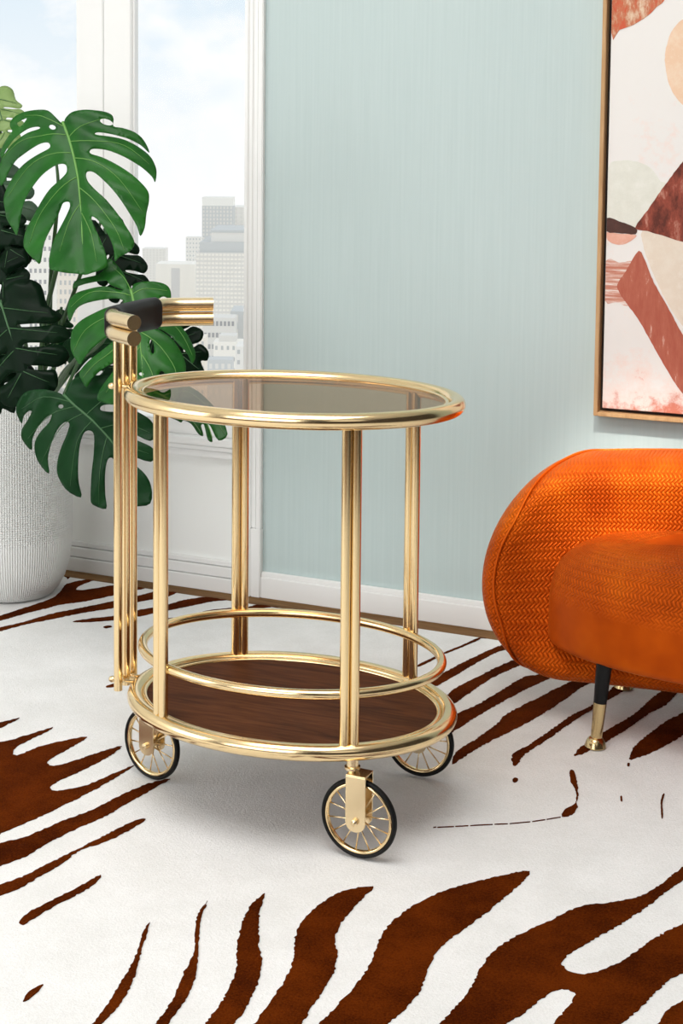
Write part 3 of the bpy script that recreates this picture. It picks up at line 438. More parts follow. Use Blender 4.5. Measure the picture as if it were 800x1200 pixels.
'L3':{'out':[[-0.5632,2.9795,0.5921],[-0.5759,2.9825,0.5976],[-0.6045,2.9879,0.6026],[-0.6392,2.9928,0.5983],[-0.6578,2.9932,0.5826],[-0.6667,2.9912,0.5611],[-0.663,2.9877,0.5432],[-0.6544,2.9844,0.5316],[-0.6504,2.9863,0.5467],[-0.638,2.986,0.5574],[-0.6297,2.9845,0.5566],[-0.6406,2.9833,0.5381],[-0.6528,2.9828,0.5226],[-0.6568,2.981,0.5074],[-0.6488,2.9773,0.4928],[-0.6345,2.9728,0.479],[-0.6301,2.9759,0.5026],[-0.6151,2.9779,0.5301],[-0.5967,2.9779,0.5488],[-0.5873,2.9772,0.5534],[-0.5932,2.9755,0.537],[-0.6116,2.9754,0.5183],[-0.6255,2.9742,0.4968],[-0.6273,2.9706,0.4727],[-0.6192,2.966,0.4522],[-0.5966,2.9592,0.4329],[-0.5974,2.9641,0.4621],[-0.5888,2.9675,0.4923],[-0.5739,2.9701,0.5228],[-0.5586,2.9701,0.5384],[-0.5491,2.9682,0.5358],[-0.5548,2.9657,0.5146],[-0.5696,2.9627,0.4812],[-0.5782,2.9592,0.451],[-0.5776,2.9552,0.4272],[-0.5613,2.9489,0.4042],[-0.5271,2.9409,0.3887],[-0.5304,2.9461,0.4175],[-0.5301,2.9518,0.4532],[-0.5261,2.9579,0.495],[-0.5174,2.9604,0.5191],[-0.505,2.9591,0.5238],[-0.4967,2.9562,0.514],[-0.4976,2.9506,0.4783],[-0.5028,2.9447,0.4366],[-0.503,2.938,0.3951],[-0.4982,2.9342,0.3765],[-0.4689,2.9285,0.3702],[-0.4726,2.9334,0.3966],[-0.4718,2.9399,0.438],[-0.4681,2.9436,0.4648],[-0.4602,2.9436,0.4722],[-0.4537,2.9409,0.4625],[-0.4508,2.9329,0.4153],[-0.4477,2.9286,0.3919],[-0.4362,2.924,0.3747],[-0.4086,2.92,0.3779],[-0.378,2.9163,0.3852],[-0.3769,2.9215,0.4187],[-0.3884,2.9271,0.4417],[-0.4135,2.9343,0.4613],[-0.4292,2.9383,0.4706],[-0.4201,2.9378,0.4769],[-0.3798,2.9297,0.4669],[-0.3709,2.931,0.4838],[-0.3804,2.9349,0.4981],[-0.4147,2.9425,0.5115],[-0.4303,2.9467,0.5215],[-0.4149,2.944,0.5204],[-0.3807,2.9365,0.5082],[-0.3718,2.9378,0.5251],[-0.3815,2.9432,0.5484],[-0.4034,2.9489,0.5623],[-0.4221,2.9528,0.5675],[-0.4561,2.9576,0.5633],[-0.4811,2.9617,0.5641],[-0.4862,2.9634,0.5693],[-0.4782,2.9632,0.5761],[-0.4472,2.9589,0.5803],[-0.4289,2.9582,0.5941],[-0.4419,2.964,0.6174],[-0.4623,2.9709,0.6394],[-0.4922,2.9749,0.6348],[-0.5297,2.9808,0.6335],[-0.5513,2.9815,0.6165],[-0.559,2.9798,0.5982]],
'mid':[[-0.5645,2.98,0.5938],[-0.5407,2.9728,0.5732],[-0.5088,2.9638,0.5493],[-0.4801,2.9551,0.5236],[-0.4514,2.9454,0.4922],[-0.4257,2.9347,0.4519],[-0.4123,2.925,0.4053],[-0.4087,2.9207,0.382]],
'veins':[[[-0.5471,2.9748,0.5789],[-0.6041,2.9854,0.5876],[-0.654,2.9892,0.5616]],[[-0.5375,2.9719,0.5709],[-0.5904,2.9774,0.5521],[-0.6396,2.9773,0.5022]],[[-0.5215,2.9672,0.5577],[-0.5646,2.9696,0.5292],[-0.6129,2.9655,0.4555]],[[-0.5024,2.9619,0.5436],[-0.5325,2.9598,0.5006],[-0.5489,2.948,0.4107]],[[-0.4705,2.9519,0.5139],[-0.4815,2.9443,0.4553],[-0.4858,2.9325,0.3782]],[[-0.5152,2.9658,0.555],[-0.4785,2.9649,0.5863],[-0.4477,2.962,0.5993]],[[-0.4833,2.9565,0.5295],[-0.4339,2.9503,0.5404],[-0.3841,2.9397,0.5246]],[[-0.4514,2.9458,0.4951],[-0.4204,2.9406,0.4935],[-0.3832,2.9329,0.4833]]],
'holes':[[[-0.562,2.9757,0.57],[-0.563,2.9755,0.5674],[-0.5658,2.9757,0.5658],[-0.5693,2.9762,0.5657],[-0.5721,2.9769,0.5671],[-0.5733,2.9775,0.5695],[-0.5723,2.9777,0.572],[-0.5695,2.9775,0.5737],[-0.566,2.977,0.5738],[-0.5631,2.9763,0.5724]]],
'n':[-0.1573,-0.975,0.1573]},
'L4':{'out':[[-0.4313,3.1395,0.5849],[-0.4078,3.1489,0.5962],[-0.3753,3.1548,0.5997],[-0.3336,3.1528,0.5879],[-0.291,3.1419,0.5609],[-0.2607,3.1275,0.5304],[-0.2391,3.1058,0.4891],[-0.2579,3.0963,0.4767],[-0.2756,3.1105,0.5044],[-0.282,3.1124,0.5089],[-0.2772,3.1059,0.497],[-0.27,3.0941,0.4754],[-0.2802,3.0947,0.4785],[-0.2876,3.107,0.5008],[-0.2913,3.1114,0.509],[-0.2959,3.1082,0.5046],[-0.29,3.098,0.486],[-0.3011,3.0985,0.4891],[-0.3164,3.1081,0.5086],[-0.3331,3.1107,0.5162],[-0.3385,3.1074,0.5118],[-0.3493,3.1089,0.5164],[-0.3784,3.1122,0.5279],[-0.4081,3.1199,0.5469]],
'mid':[[-0.4273,3.14,0.5849],[-0.3811,3.134,0.5655],[-0.3305,3.1242,0.5386],[-0.2884,3.1156,0.5157],[-0.2711,3.0979,0.4821]],
'veins':[[[-0.3811,3.134,0.5655],[-0.3326,3.1439,0.5727],[-0.2816,3.1296,0.5382],[-0.2464,3.105,0.4892]],[[-0.3811,3.134,0.5655],[-0.3467,3.1224,0.5388],[-0.3126,3.1108,0.5122],[-0.295,3.0996,0.4897]]],
'holes':[],
'n':[0.1009,-0.8575,0.5044]}},
'gl':[['pale',[-0.8035,3.42,1.213],[-0.7554,3.36,1.0957],0.1054,0],['grey',[-0.8595,3.45,1.0786],[-0.7149,3.4,0.8439],0.1506,0],['dark',[-0.7163,3.08,0.7748],[-0.6368,3.02,0.5652],0.2221,0],['dark',[-0.7908,3.16,0.6858],[-0.6973,3.1,0.5393],0.1788,1],['dark',[-0.8432,3.3,0.8695],[-0.7081,3.24,0.7711],0.1788,1],['dark',[-0.552,3.42,0.9077],[-0.4578,3.34,0.7106],0.1167,1],['dark',[-0.4684,3.36,0.7081],[-0.3117,3.28,0.5958],0.1618,0],['deep',[-0.676,3.44,0.6966],[-0.6409,3.4,0.5977],0.0828,0],['dark',[-0.8289,3.36,0.9045],[-0.7171,3.3,0.8169],0.1506,1],['deep',[-0.5861,3.36,0.6517],[-0.4737,3.26,0.5395],0.1506,0],['dark',[-0.8038,3.3,0.9944],[-0.7138,3.25,0.8175],0.1204,0]],
'stems':[[[-0.5951,3.14,1.1447],[-0.5718,3.2,1.0462],[-0.6287,3.28,0.854],[-0.68,3.36,0.6902],[-0.7134,3.46,0.4737]],[[-0.6585,3.4,1.0613],[-0.655,3.4,0.9828],[-0.6756,3.42,0.8029],[-0.6883,3.44,0.6399],[-0.7094,3.48,0.4701]],[[-0.4362,3.04,0.8068],[-0.5045,3.1,0.6875],[-0.605,3.25,0.6089],[-0.665,3.38,0.5387],[-0.7054,3.46,0.4697]],[[-0.5675,3,0.5907],[-0.5534,3.12,0.6568],[-0.6127,3.24,0.5913],[-0.6811,3.4,0.505],[-0.7054,3.46,0.4656]],[[-0.7682,3.36,0.9441],[-0.7558,3.38,0.8451],[-0.757,3.4,0.7443],[-0.7508,3.44,0.5988],[-0.7502,3.48,0.4655]],[[-0.8035,3.42,1.2169],[-0.7877,3.44,1.0397],[-0.7804,3.46,0.7377],[-0.7665,3.48,0.4695]],[[-0.6482,3.4,0.7255],[-0.6645,3.42,0.6227],[-0.6807,3.44,0.559],[-0.6993,3.47,0.4679]],[[-0.7002,3.07,0.6986],[-0.7073,3.2,0.7096],[-0.7196,3.36,0.6108],[-0.7337,3.46,0.4694]],[[-0.556,3.42,0.9335],[-0.606,3.42,0.8037],[-0.6703,3.44,0.6401],[-0.7135,3.48,0.4659]],[[-0.488,3.36,0.7119],[-0.5732,3.4,0.6464],[-0.6506,3.44,0.5491],[-0.6891,3.46,0.4698]],[[-0.7985,3.12,0.7459],[-0.7561,3.25,0.722],[-0.7421,3.4,0.6047],[-0.744,3.47,0.4674]]]}
cu, cv0, cv1 = (-1.55, 2.75), -0.094, -3.3
bm = bmesh.new(); add_box(bm, cu[0], cu[1], cv1, cv0, FL, -0.0018, 0.003)
rug = link('zebra_rug', bm, PILEW, smooth=False)
rug.location = WORG; rug.rotation_euler = (0, 0, WANG)
tag(rug, 'white rug with brown zebra stripes covering the wooden floor', 'rug')
inv = Matrix.Translation(WORG) @ Matrix.Rotation(WANG, 4, 'Z'); inv.invert()
for s in DATA['stripes']:
    xs = [p[0] for p in s]; ys = [p[1] for p in s]
    P = [(inv @ Vector((x, y, 0)))[:2] for x, y in s]
    P = [(x, min(y, cv0 - .004)) for x, y in P]
    ar = abs(sum(P[i - 1][0] * P[i][1] - P[i][0] * P[i - 1][1] for i in range(len(P)))) / 2
    per = sum(math.dist(P[i - 1], P[i]) for i in range(len(P)))
    amp = min(0.0017, ar / per * 0.25)
    J = jitter_outline(P, 0.0042, amp)
    pts, tris = fill2d(J)
    bm = bmesh.new(); slab(bm, pts, tris, lambda x, y, h: (x, y, h), -0.004, -0.0003)
    o = link('brown_stripe', bm, PILEB, rug, smooth=False)

# ------------------------------------------------------------------ bar cart
A0, B0, TH = 0.28, 0.2041, -0.3484
CART = empty('bar_cart', (-0.080, 2.4332, 0), TH)
tag(CART, 'oval gold bar cart with smoked glass top, walnut shelf and spoked wheels', 'bar cart')
ZT, ZM, ZB, SM, SB = 0.6875, 0.2553, 0.1664, 0.9306, 0.9796
RT = 0.0133
def oval(a, b, z, n=128): return [(a * math.cos(2 * PI * i / n), b * math.sin(2 * PI * i / n), z) for i in range(n)]
bm = bmesh.new(); tube(bm, oval(A0, B0, ZT), RT, True, 24); top = link('top_ring', bm, GOLD, CART)
bm = bmesh.new(); tube(bm, oval(A0 - .017, B0 - .017, ZT + .002), 0.0045, True, 12); link('ring_lip', bm, GOLD, top)
bm = bmesh.new()
g = oval(A0 - .016, B0 - .016, 0, 96); pts = [(x, y) for x, y, z in g]
def disc(bm, a, b, z0, z1, n=96, bev=0.001):
    prof = [(a - bev, b - bev, z0), (a, b, z0 + bev), (a, b, z1 - bev), (a - bev, b - bev, z1)]
    R = [[bm.verts.new((p * math.cos(2 * PI * i / n), q * math.sin(2 * PI * i / n), z)) for i in range(n)] for p, q, z in prof]
    for r0, r1 in zip(R, R[1:]):
        for i in range(n): bm.faces.new((r0[i], r0[(i + 1) % n], r1[(i + 1) % n], r1[i]))
    bm.faces.new(list(reversed(R[0]))); bm.faces.new(R[-1]); return bm
disc(bm, A0 - .0165, B0 - .0165, ZT - 0.001, ZT + 0.005); autosmooth(link('glass_top', bm, SMOKED, CART))
a, b = A0 * SB, B0 * SB
bm = bmesh.new(); tube(bm, oval(a, b, ZB), RT, True, 24); bot = link('bottom_ring', bm, GOLD, CART)
bm = bmesh.new(); tube(bm, oval(a - .017, b - .017, ZB + .003), 0.0045, True, 12); link('ring_lip', bm, GOLD, bot)
bm = bmesh.new(); disc(bm, a - .021, b - .021, ZB - 0.008, ZB + 0.004); o = autosmooth(link('walnut_shelf', bm, WALNUT, CART)); o['label'] = 'dark walnut oval shelf'
bm = bmesh.new(); tube(bm, oval(A0 * SM, B0 * SM, ZM), 0.0080, True, 20); link('guard_rail', bm, GOLD, CART)
# posts: twin tubes at four places
UX, UY, RP = 0.1656, 0.1609, 0.0078
for sx_, sy_ in ((-1, -1), (1, -1), (1, 1), (-1, 1)):
    ct, st = UX / A0, UY / B0; n = math.hypot(A0 * st, B0 * ct)
    tx, ty = -A0 * st * sx_ * sy_ / n, B0 * ct / n
    for k in (-1, 1):
        x, y = sx_ * UX * .985 + k * tx * RP, sy_ * UY * .985 + k * ty * RP
        bm = bmesh.new(); tube(bm, [(x, y, ZB + .004), (x, y, (ZT + ZB) / 2), (x, y, ZT - .004)], RP, False, 18)
        autosmooth(link('post', bm, GOLD, CART))
# handle: three uprights outside the oval, two bent bars, leather grip
Mi = Matrix.Translation((-0.080, 2.4332, 0)) @ Matrix.Rotation(TH, 4, 'Z'); Mi.invert()
def loc(x, y, z): return Mi @ Vector((x, y, z))
HX = 0.3105
ZH0, ZH1, RH = 0.7875, 0.8140, 0.0128
for v in (-0.031, -0.002, 0.024):
    bm = bmesh.new(); tube(bm, [(-HX, v, ZB - .012), (-HX, v, 0.45), (-HX, v, ZH0 - .004)], 0.0075, False, 18)
    autosmooth(link('handle_post', bm, GOLD, CART))
for z in (ZT, ZB):
    bm = bmesh.new(); lathe(bm, [(0.0, -0.026), (0.0045, -0.024), (0.006, -0.019), (0.0045, -0.015), (0.0032, -0.013), (0.0032, 0.022)], (-HX, -0.017, z), 16, (1, 0, 0)); link('bolt', bm, GOLD, CART)
    bm = bmesh.new(); lathe(bm, [(0.0, -0.024), (0.004, -0.022), (0.005, -0.018), (0.004, -0.014), (0.0032, 0.022)], (-HX, 0.011, z), 16, (1, 0, 0)); link('bolt', bm, GOLD, CART)
HP = [(-.3385, 2.400), (-.398, 2.487), (-.336, 2.672), (-.235, 2.690)]
path = fillet([loc(x, y, 0) for x, y in HP], 0.050, 12)
for nm, z in (('lower_handle_bar', ZH0), ('upper_handle_bar', ZH1)):
    bm = bmesh.new(); tube(bm, [Vector((p.x, p.y, z)) for p in path], RH, False, 24, upv=(0, 0, 1)); autosmooth(link(nm, bm, GOLD2, CART), 50)
L = [0]
for p, q in zip(path, path[1:]): L.append(L[-1] + (q - p).length)
def at(s):
    for i in range(len(path) - 1):
        if s <= L[i + 1]: return path[i].lerp(path[i + 1], (s - L[i]) / (L[i + 1] - L[i]))
    return path[-1]
s0, s1 = 0.108, L[-1] - 0.106
hw, hh = RH + 0.003, (ZH1 - ZH0) / 2 + RH + 0.003
def grip(f):
    e = min(f, 1 - f) * (s1 - s0); k = 0.93 + 0.07 * min(1, e / 0.004); r = hw * k; out = []
    for i in range(12): t = -PI / 2 + PI * i / 11; out.append((r * math.cos(t) if False else r * math.sin(t), hh * k - r + r * math.cos(t)))
    for i in range(12): t = PI / 2 + PI * i / 11; out.append((r * math.sin(t), -hh * k + r + r * math.cos(t)))
    return out
bm = bmesh.new(); sweep(bm, [Vector((p.x, p.y, (ZH0 + ZH1) / 2)) for p in [at(s0 + (s1 - s0) * i / 40) for i in range(41)]], grip, False, True, (0, 0, 1))
o = autosmooth(link('leather_grip', bm, LEATHER, CART), 60); o['label'] = 'black leather grip on the gold handle'
# three casters
def caster(wx, wy, psi, trail=0.012):
    c = loc(wx, wy, 0); ps = psi + TH          # wheel axis turned by psi in the world
    Rw = 0.0635
    d = Vector((math.cos(-ps), math.sin(-ps), 0)); ax = Vector((-math.sin(ps), -math.cos(ps), 0)); zc = Rw
    ctr = Vector((c.x, c.y, zc))
    Z = Vector((0, 0, 1))
    def P(a, b, z): return ctr + d * a + ax * b + Z * z     # a along the wheel plane, b along the axis
    bm = bmesh.new()
    hw_, th_, off, top_ = 0.0168, 0.0022, 0.0135, Rw + 0.0075
    out = [(-hw_, top_), (hw_, top_), (hw_, -0.002)] + [(hw_ * math.cos(-t), -0.002 + hw_ * 0.9 * math.sin(-t)) for t in [PI * i / 10 for i in range(1, 10)]] + [(-hw_, -0.002)]
    for sgn in (1, -1):
        b0, b1 = sgn * off, sgn * (off + th_)
        A = [bm.verts.new(P(x, b0, z)) for x, z in out]; B = [bm.verts.new(P(x, b1, z)) for x, z in out]
        bm.faces.new(A); bm.faces.new(list(reversed(B)))
        for i in range(len(out)): bm.faces.new((A[i], A[(i + 1) % len(out)], B[(i + 1) % len(out)], B[i]))
    q = off + th_
    vs = [bm.verts.new(P(x, y, z)) for z in (top_, top_ + th_) for y in (-q, q) for x in (-hw_, hw_)]
    for f in ((0, 2, 3, 1), (4, 5, 7, 6), (0, 1, 5, 4), (2, 6, 7, 3), (0, 4, 6, 2), (1, 3, 7, 5)): bm.faces.new([vs[i] for i in f])
    fork = link('caster', bm, GOLD2, CART, smooth=False)
    bv = fork.modifiers.new('bevel', 'BEVEL'); bv.width = 0.0008; bv.segments = 2
    bm = bmesh.new(); sc = P(-trail, 0, 0)
    lathe(bm, [(0.0075, top_ + th_), (0.0075, top_ + 0.006), (0.0125, top_ + 0.0065), (0.0125, top_ + 0.010), (0.0095, top_ + 0.011), (0.0095, ZB - zc - 0.002)], sc, 24); autosmooth(link('stem', bm, GOLD2, fork))
    def ringpts(r, n=64): return [P(r * math.cos(2 * PI * i / n), 0, r * math.sin(2 * PI * i / n)) for i in range(n)]
    bm = bmesh.new(); sweep(bm, ringpts(Rw - 0.0036), [(x, y * 1.5) for x, y in circ(0.0036, 12)], True, upv=ax); o = link('tyre', bm, RUBBER, fork); o['label'] = 'thin black rubber tyre'
    bm = bmesh.new(); sweep(bm, ringpts(Rw - 0.0092), [(x, y * 1.5) for x, y in circ(0.0034, 14)], True, upv=ax); link('rim', bm, GOLD, fork)
    bm = bmesh.new(); lathe(bm, [(0.0, -0.0125), (0.006, -0.0125), (0.0105, -0.009), (0.0105, -0.006), (0.0065, -0.004), (0.0065, 0.004), (0.0105, 0.006), (0.0105, 0.009), (0.006, 0.0125), (0.0, 0.0125)], ctr, 24, ax); autosmooth(link('hub', bm, GOLD2, fork), 30)
    bm = bmesh.new(); lathe(bm, [(0.0, off + 0.011), (0.0022, off + 0.0105), (0.003, off + 0.009), (0.0055, off + 0.007), (0.0055, off + 0.001), (0.003, off), (0.003, -off), (0.0055, -off - 0.001), (0.0055, -off - 0.006), (0.0, -off - 0.008)], ctr, 12, ax); autosmooth(link('axle', bm, GOLD2, fork), 30)
    N = 14
    for i in range(N):
        t = 2 * PI * (i + 0.3) / N; b = 0.006 * (1 if i % 2 else -1)
        bm = bmesh.new(); tube(bm, [P(0.007 * math.cos(t), b, 0.007 * math.sin(t)), P((Rw - 0.011) * math.cos(t), 0, (Rw - 0.011) * math.sin(t))], 0.0012, False, 6); link('spoke', bm, GOLD2, fork)
caster(0.036, 2.222, math.radians(24))
caster(-0.322, 2.500, math.radians(36))
caster(0.146, 2.522, math.radians(22))

# ------------------------------------------------------------------ sofa
KS, HX_S, YAW = 1.023, 0.56, math.radians(-20)
SC = Vector((0.27 + HX_S * math.cos(YAW), 2.80 + HX_S * math.sin(YAW), 0)) * KS
CH = empty('orange_sofa', SC, YAW)
tag(CH, 'orange woven velvet sofa with rounded back and slim black and brass legs', 'sofa')
SH_Z0, SH_H, SH_R, SH_N = 0.076, 0.372, 0.185, 220
def shell_outline(d):
    r = max(SH_R - d, 0.0005); ax = HX_S - d; az = SH_H / 2 - d; cx = ax - r * 0.98; pts = []
    for i in range(SH_N):
        t = i / SH_N
        if t < .18: a = t / .18 * PI / 2; p = (cx + (ax - cx) * math.cos(a), az * math.sin(a))
        elif t < .32: p = (cx - 2 * cx * (t - .18) / .14, az)
        elif t < .50: a = PI / 2 + (t - .32) / .18 * PI / 2; p = (-cx + (ax - cx) * math.cos(a), az * math.sin(a))
        elif t < .68: a = PI + (t - .50) / .18 * PI / 2; p = (-cx + (ax - cx) * math.cos(a), az * math.sin(a))
        elif t < .82: p = (-cx + 2 * cx * (t - .68) / .14, -az)
        else: a = 1.5 * PI + (t - .82) / .18 * PI / 2; p = (cx + (ax - cx) * math.cos(a), az * math.sin(a))
        pts.append(p)
    return pts
def shell_point(x, z, y):
    """front-view position (x, z from the middle) and depth y -> leaned, gently crowned, ends wrapping forward"""
    h = (z + SH_H / 2) / SH_H; e = abs(x) / HX_S
    return Vector((x, -0.105 + y + 0.20 * max(0.0, h) ** 1.15 - 0.05 * (e ** 3 - 0.85), SH_Z0 + SH_H / 2 + z + 0.038 * max(0, h) * (1 - e * e)))
# one rounded cross-section (inset, depth) all round; the seam groove wanders from the front at the ends to the back along the top
SH_P = [(.1849, .050), (.15, .047), (.115, .039), (.085, .028), (.06, .017), (.043, .010), (.030, .010), (.018, .018), (.008, .034), (.002, .057), (.0, .085), (.0, .11), (.004, .135), (.016, .16), (.04, .18), (.1, .193), (.1849, .195)]
SH_C = catmull(SH_P, 8, False)
SH_L = [0.0]
for p_, q_ in zip(SH_C, SH_C[1:]): SH_L.append(SH_L[-1] + math.dist(p_, q_))
def prof_at(s):
    for i in range(len(SH_C) - 1):
        if s <= SH_L[i + 1]:
            f = (s - SH_L[i]) / (SH_L[i + 1] - SH_L[i]); return tuple(a + (b - a) * f for a, b in zip(SH_C[i], SH_C[i + 1]))
    return SH_C[-1]
def end_weight(x):
    k = max(0.0, min(1.0, (abs(x) - (HX_S - 0.20)) / 0.16)); return k * k * (3 - 2 * k)
S_END = SH_L[min(range(len(SH_C)), key=lambda i: math.dist(SH_C[i], (.034, .009)))]
S_TOP = SH_L[min(range(len(SH_C)), key=lambda i: math.dist(SH_C[i], (.004, .135)))]
def seam_s(x): return S_TOP + (S_END - S_TOP) * end_weight(x)
def shell():
    bm = bmesh.new(); uvl = bm.loops.layers.uv.new('UVMap')
    rings = []; NR = 90
    for i in range(NR + 1):
        s = SH_L[-1] * i / NR; d, y = prof_at(s); d1, y1 = prof_at(min(SH_L[-1], s + .002)); tl = math.hypot(d1 - d, y1 - y) or 1
        nx, ny = -(y1 - y) / tl, (d1 - d) / tl          # outward normal in (inset, depth)
        rg = []
        for x, z in shell_outline(d):
            g = 0.0042 * math.exp(-((s - seam_s(x)) / 0.0075) ** 2)
            dd = d - nx * g; yy = y - ny * g; k = (dd - d)
            r = math.hypot(x, z) or 1; ox, oz = x - k * max(-1, min(1, (abs(x) - (HX_S - SH_R)) / SH_R if abs(x) > HX_S - SH_R else 0)) * (1 if x > 0 else -1), z - k * (z / (SH_H / 2))
            rg.append((bm.verts.new(shell_point(ox, oz, yy)), (x, z)))
        rings.append(rg)
    N = SH_N
    for r0, r1 in zip(rings, rings[1:]):
        for j in range(N):
            q = (r0[j], r0[(j + 1) % N], r1[(j + 1) % N], r1[j]); f = bm.faces.new([v for v, _ in q])
            for lp, (_, uv) in zip(f.loops, q): lp[uvl].uv = uv
    for rg in (rings[0], rings[-1]):      # close the middle with a strip between the upper and lower edge
        up_ = [rg[i] for i in range(0, N // 2 + 1)]; lo_ = [rg[i % N] for i in range(N, N // 2 - 1, -1)]
        for i in range(len(up_) - 1):
            q = [up_[i], up_[i + 1], lo_[i + 1], lo_[i]]; vs = []
            for e in q:
                if e[0] not in [k[0] for k in vs]: vs.append(e)
            if len(vs) < 3: continue
            f = bm.faces.new([v for v, _ in vs])
            for lp, (_, uv) in zip(f.loops, vs): lp[uvl].uv = uv
    return bm
sh = link('backrest_shell', shell(), VELV_SHELL, CH); sh.scale = (KS,) * 3
bm = bmesh.new(); pp = []
for i in range(SH_N):
    x = shell_outline(0.02)[i][0]; d, y = prof_at(seam_s(x)); a = shell_outline(d)[i]; pp.append(shell_point(a[0] * (1 + .001), a[1], y + (0.0012 if d > .02 else 0)))
tube(bm, pp, 0.0030, True, 8); link('piping', bm, VELV_PLAIN, sh)
SA, SB_, SY = 0.418, 0.185, 0.000
def seat():
    bm = bmesh.new(); uvl = bm.loops.layers.uv.new('UVMap'); N = 180
    prof = [(.16, .149), (.05, .149), (.012, .150), (.003, .155), (.0, .165), (.0, .20), (.0, .235), (.003, .260), (.010, .285), (.022, .307), (.040, .324), (.066, .336), (.10, .343), (.14, .347), (.175, .349)]
    rings = []; acc = 0; last = None
    for d, z in prof:
        if last: acc += math.dist(last, (d, z))
        last = (d, z); ring = []; s = 0; lp_ = None
        for j in range(N + 1):
            t = 2 * PI * j / N; c, q = math.cos(t), math.sin(t)
            bb = SB_ if q < 0 else 0.30
            p = ((SA - d) * c, SY + (bb - d) * q); X = (SA * c, SB_ * q)
            if lp_: s += math.dist(lp_, X)
            lp_ = X; ring.append((p[0], p[1], z + 0.012 * (1 - c * c) * (z > .3), s, acc))
        rings.append(ring)
    V = [[bm.verts.new((x, y, z)) for x, y, z, _, _ in r[:-1]] for r in rings]
    for i in range(len(rings) - 1):
        for j in range(N):
            idx = ((i, j), (i, j + 1), (i + 1, j + 1), (i + 1, j)); f = bm.faces.new([V[p][q % N] for p, q in idx])
            for lp, (p, q) in zip(f.loops, idx): lp[uvl].uv = (rings[p][q][3], rings[p][q][4])
    bm.faces.new(list(reversed(V[0]))); bm.faces.new(V[-1]); return bm
o = link('seat', seat(), VELV_SEAT, CH); o.scale = (KS,) * 3
def chair_leg(fx, fy, sx_, sy_):
    top_, foot = Vector((fx - sx_ * 0.012, fy - sy_ * 0.012, 0.168)), Vector((fx, fy, 0.0)); d = (foot - top_)
    def seg(f0, f1, r0, r1, k=24):
        bm = bmesh.new(); p = [top_ + d * f0, top_ + d * (f0 + f1) / 2, top_ + d * f1]
        sweep(bm, p, lambda f: circ(r0 + (r1 - r0) * f, k)); return bm
    lg = autosmooth(link('leg', seg(0, 0.52, 0.0155, 0.0118), BLACKL, CH))
    autosmooth(link('brass_cap', seg(0.52, 0.94, 0.0121, 0.0100), BRASS_LEG, lg))
    bm = bmesh.new(); lathe(bm, [(0.0, 0.0), (0.0185, 0.0), (0.0195, 0.002), (0.0185, 0.005), (0.017, 0.010), (0.014, 0.015), (0.0105, 0.018), (0.0, 0.019)], foot, 28); autosmooth(link('foot', bm, BRASS_LEG, lg))
    lg.scale = (KS,) * 3; lg['label'] = 'tapered black leg with brass cap and foot'
FXY = Matrix.Rotation(-YAW, 3, 'Z') @ (Vector((0.469, 2.597, 0)) - SC / KS)
for sx_ in (-1, 1):
    chair_leg(sx_ * abs(FXY.x), FXY.y, sx_, -1); chair_leg(sx_ * abs(FXY.x), 0.19, sx_, 1)

# ------------------------------------------------------------------ framed painting
p0 = DATA['pic']
pu0, pz0 = 0.6245, 0.515; pw, phh, pd = 0.92, 1.26, 0.034
PIC = empty('framed_painting', WP(pu0, 0, pz0), WANG)
tag(PIC, 'large abstract painting in rust, cream and sage in a thin oak frame', 'painting')
fw_ = 0.009
def pbox(name, b, mat, bevel=0.0012, parent=PIC):
    bm = bmesh.new(); add_box(bm, *b, bevel); return link(name, bm, mat, parent, smooth=False)
pbox('frame_side', (0, fw_, -pd, -0.002, 0, phh), FRAMEOAK); pbox('frame_side', (pw - fw_, pw, -pd, -0.002, 0, phh), FRAMEOAK)
pbox('frame_side', (fw_, pw - fw_, -pd, -0.002, 0, fw_), FRAMEOAK); pbox('frame_side', (fw_, pw - fw_, -pd, -0.002, phh - fw_, phh), FRAMEOAK)
pbox('backing', (fw_, pw - fw_, -0.006, -0.003, fw_, phh - fw_), flat('dark_backing', (0.03, 0.02, 0.015, 1), 0.8), 0)
m = Mat('painted_canvas').set(Roughness=0.8)
v = m.coord(); n1 = m.noise(v, 9, 6, 0.75); 
sx = m.n('ShaderNodeSeparateXYZ'); m.l(v, sx.inputs[0])
mr = m.n('ShaderNodeMapRange'); mr.inputs['From Min'].default_value = 0.18; mr.inputs['From Max'].default_value = 0.0; m.l(sx.outputs['Z'], mr.inputs['Value'])
ad = m.n('ShaderNodeMath', _operation='MULTIPLY_ADD'); m.l(mr.outputs[0], ad.inputs[0]); ad.inputs[1].default_value = 0.20; m.l(n1, ad.inputs[2])
m.col(m.ramp(ad.outputs[0], [(0.54, rgb(236, 233, 229)), (0.68, rgb(240, 222, 214)), (0.80, rgb(214, 128, 106))])); m.bump(m.noise(m.coord((1, 1, 2.0)), 500, 2), 0.25, 0.0006); CANVAS = m.m
g = 0.0085; CV = -0.024
pbox('canvas', (fw_ + g, pw - fw_ - g, CV, -0.006, fw_ + g, phh - fw_ - g), CANVAS, 0.001)
def paint(name, a, b, c, scale=(6, 6, 6), pos=(.35, .55, .75), rot=0):
    m = Mat(name).set(Roughness=0.8); f = m.noise(m.coord(scale, rot=(0, rot, 0)), 5, 7, 0.72); m.col(m.ramp(f, list(zip(pos, (a, b, c))))); m.bump(m.noise(m.coord(), 500, 2), 0.2, 0.0006); return m.m
WC = rgb(242, 236, 230)
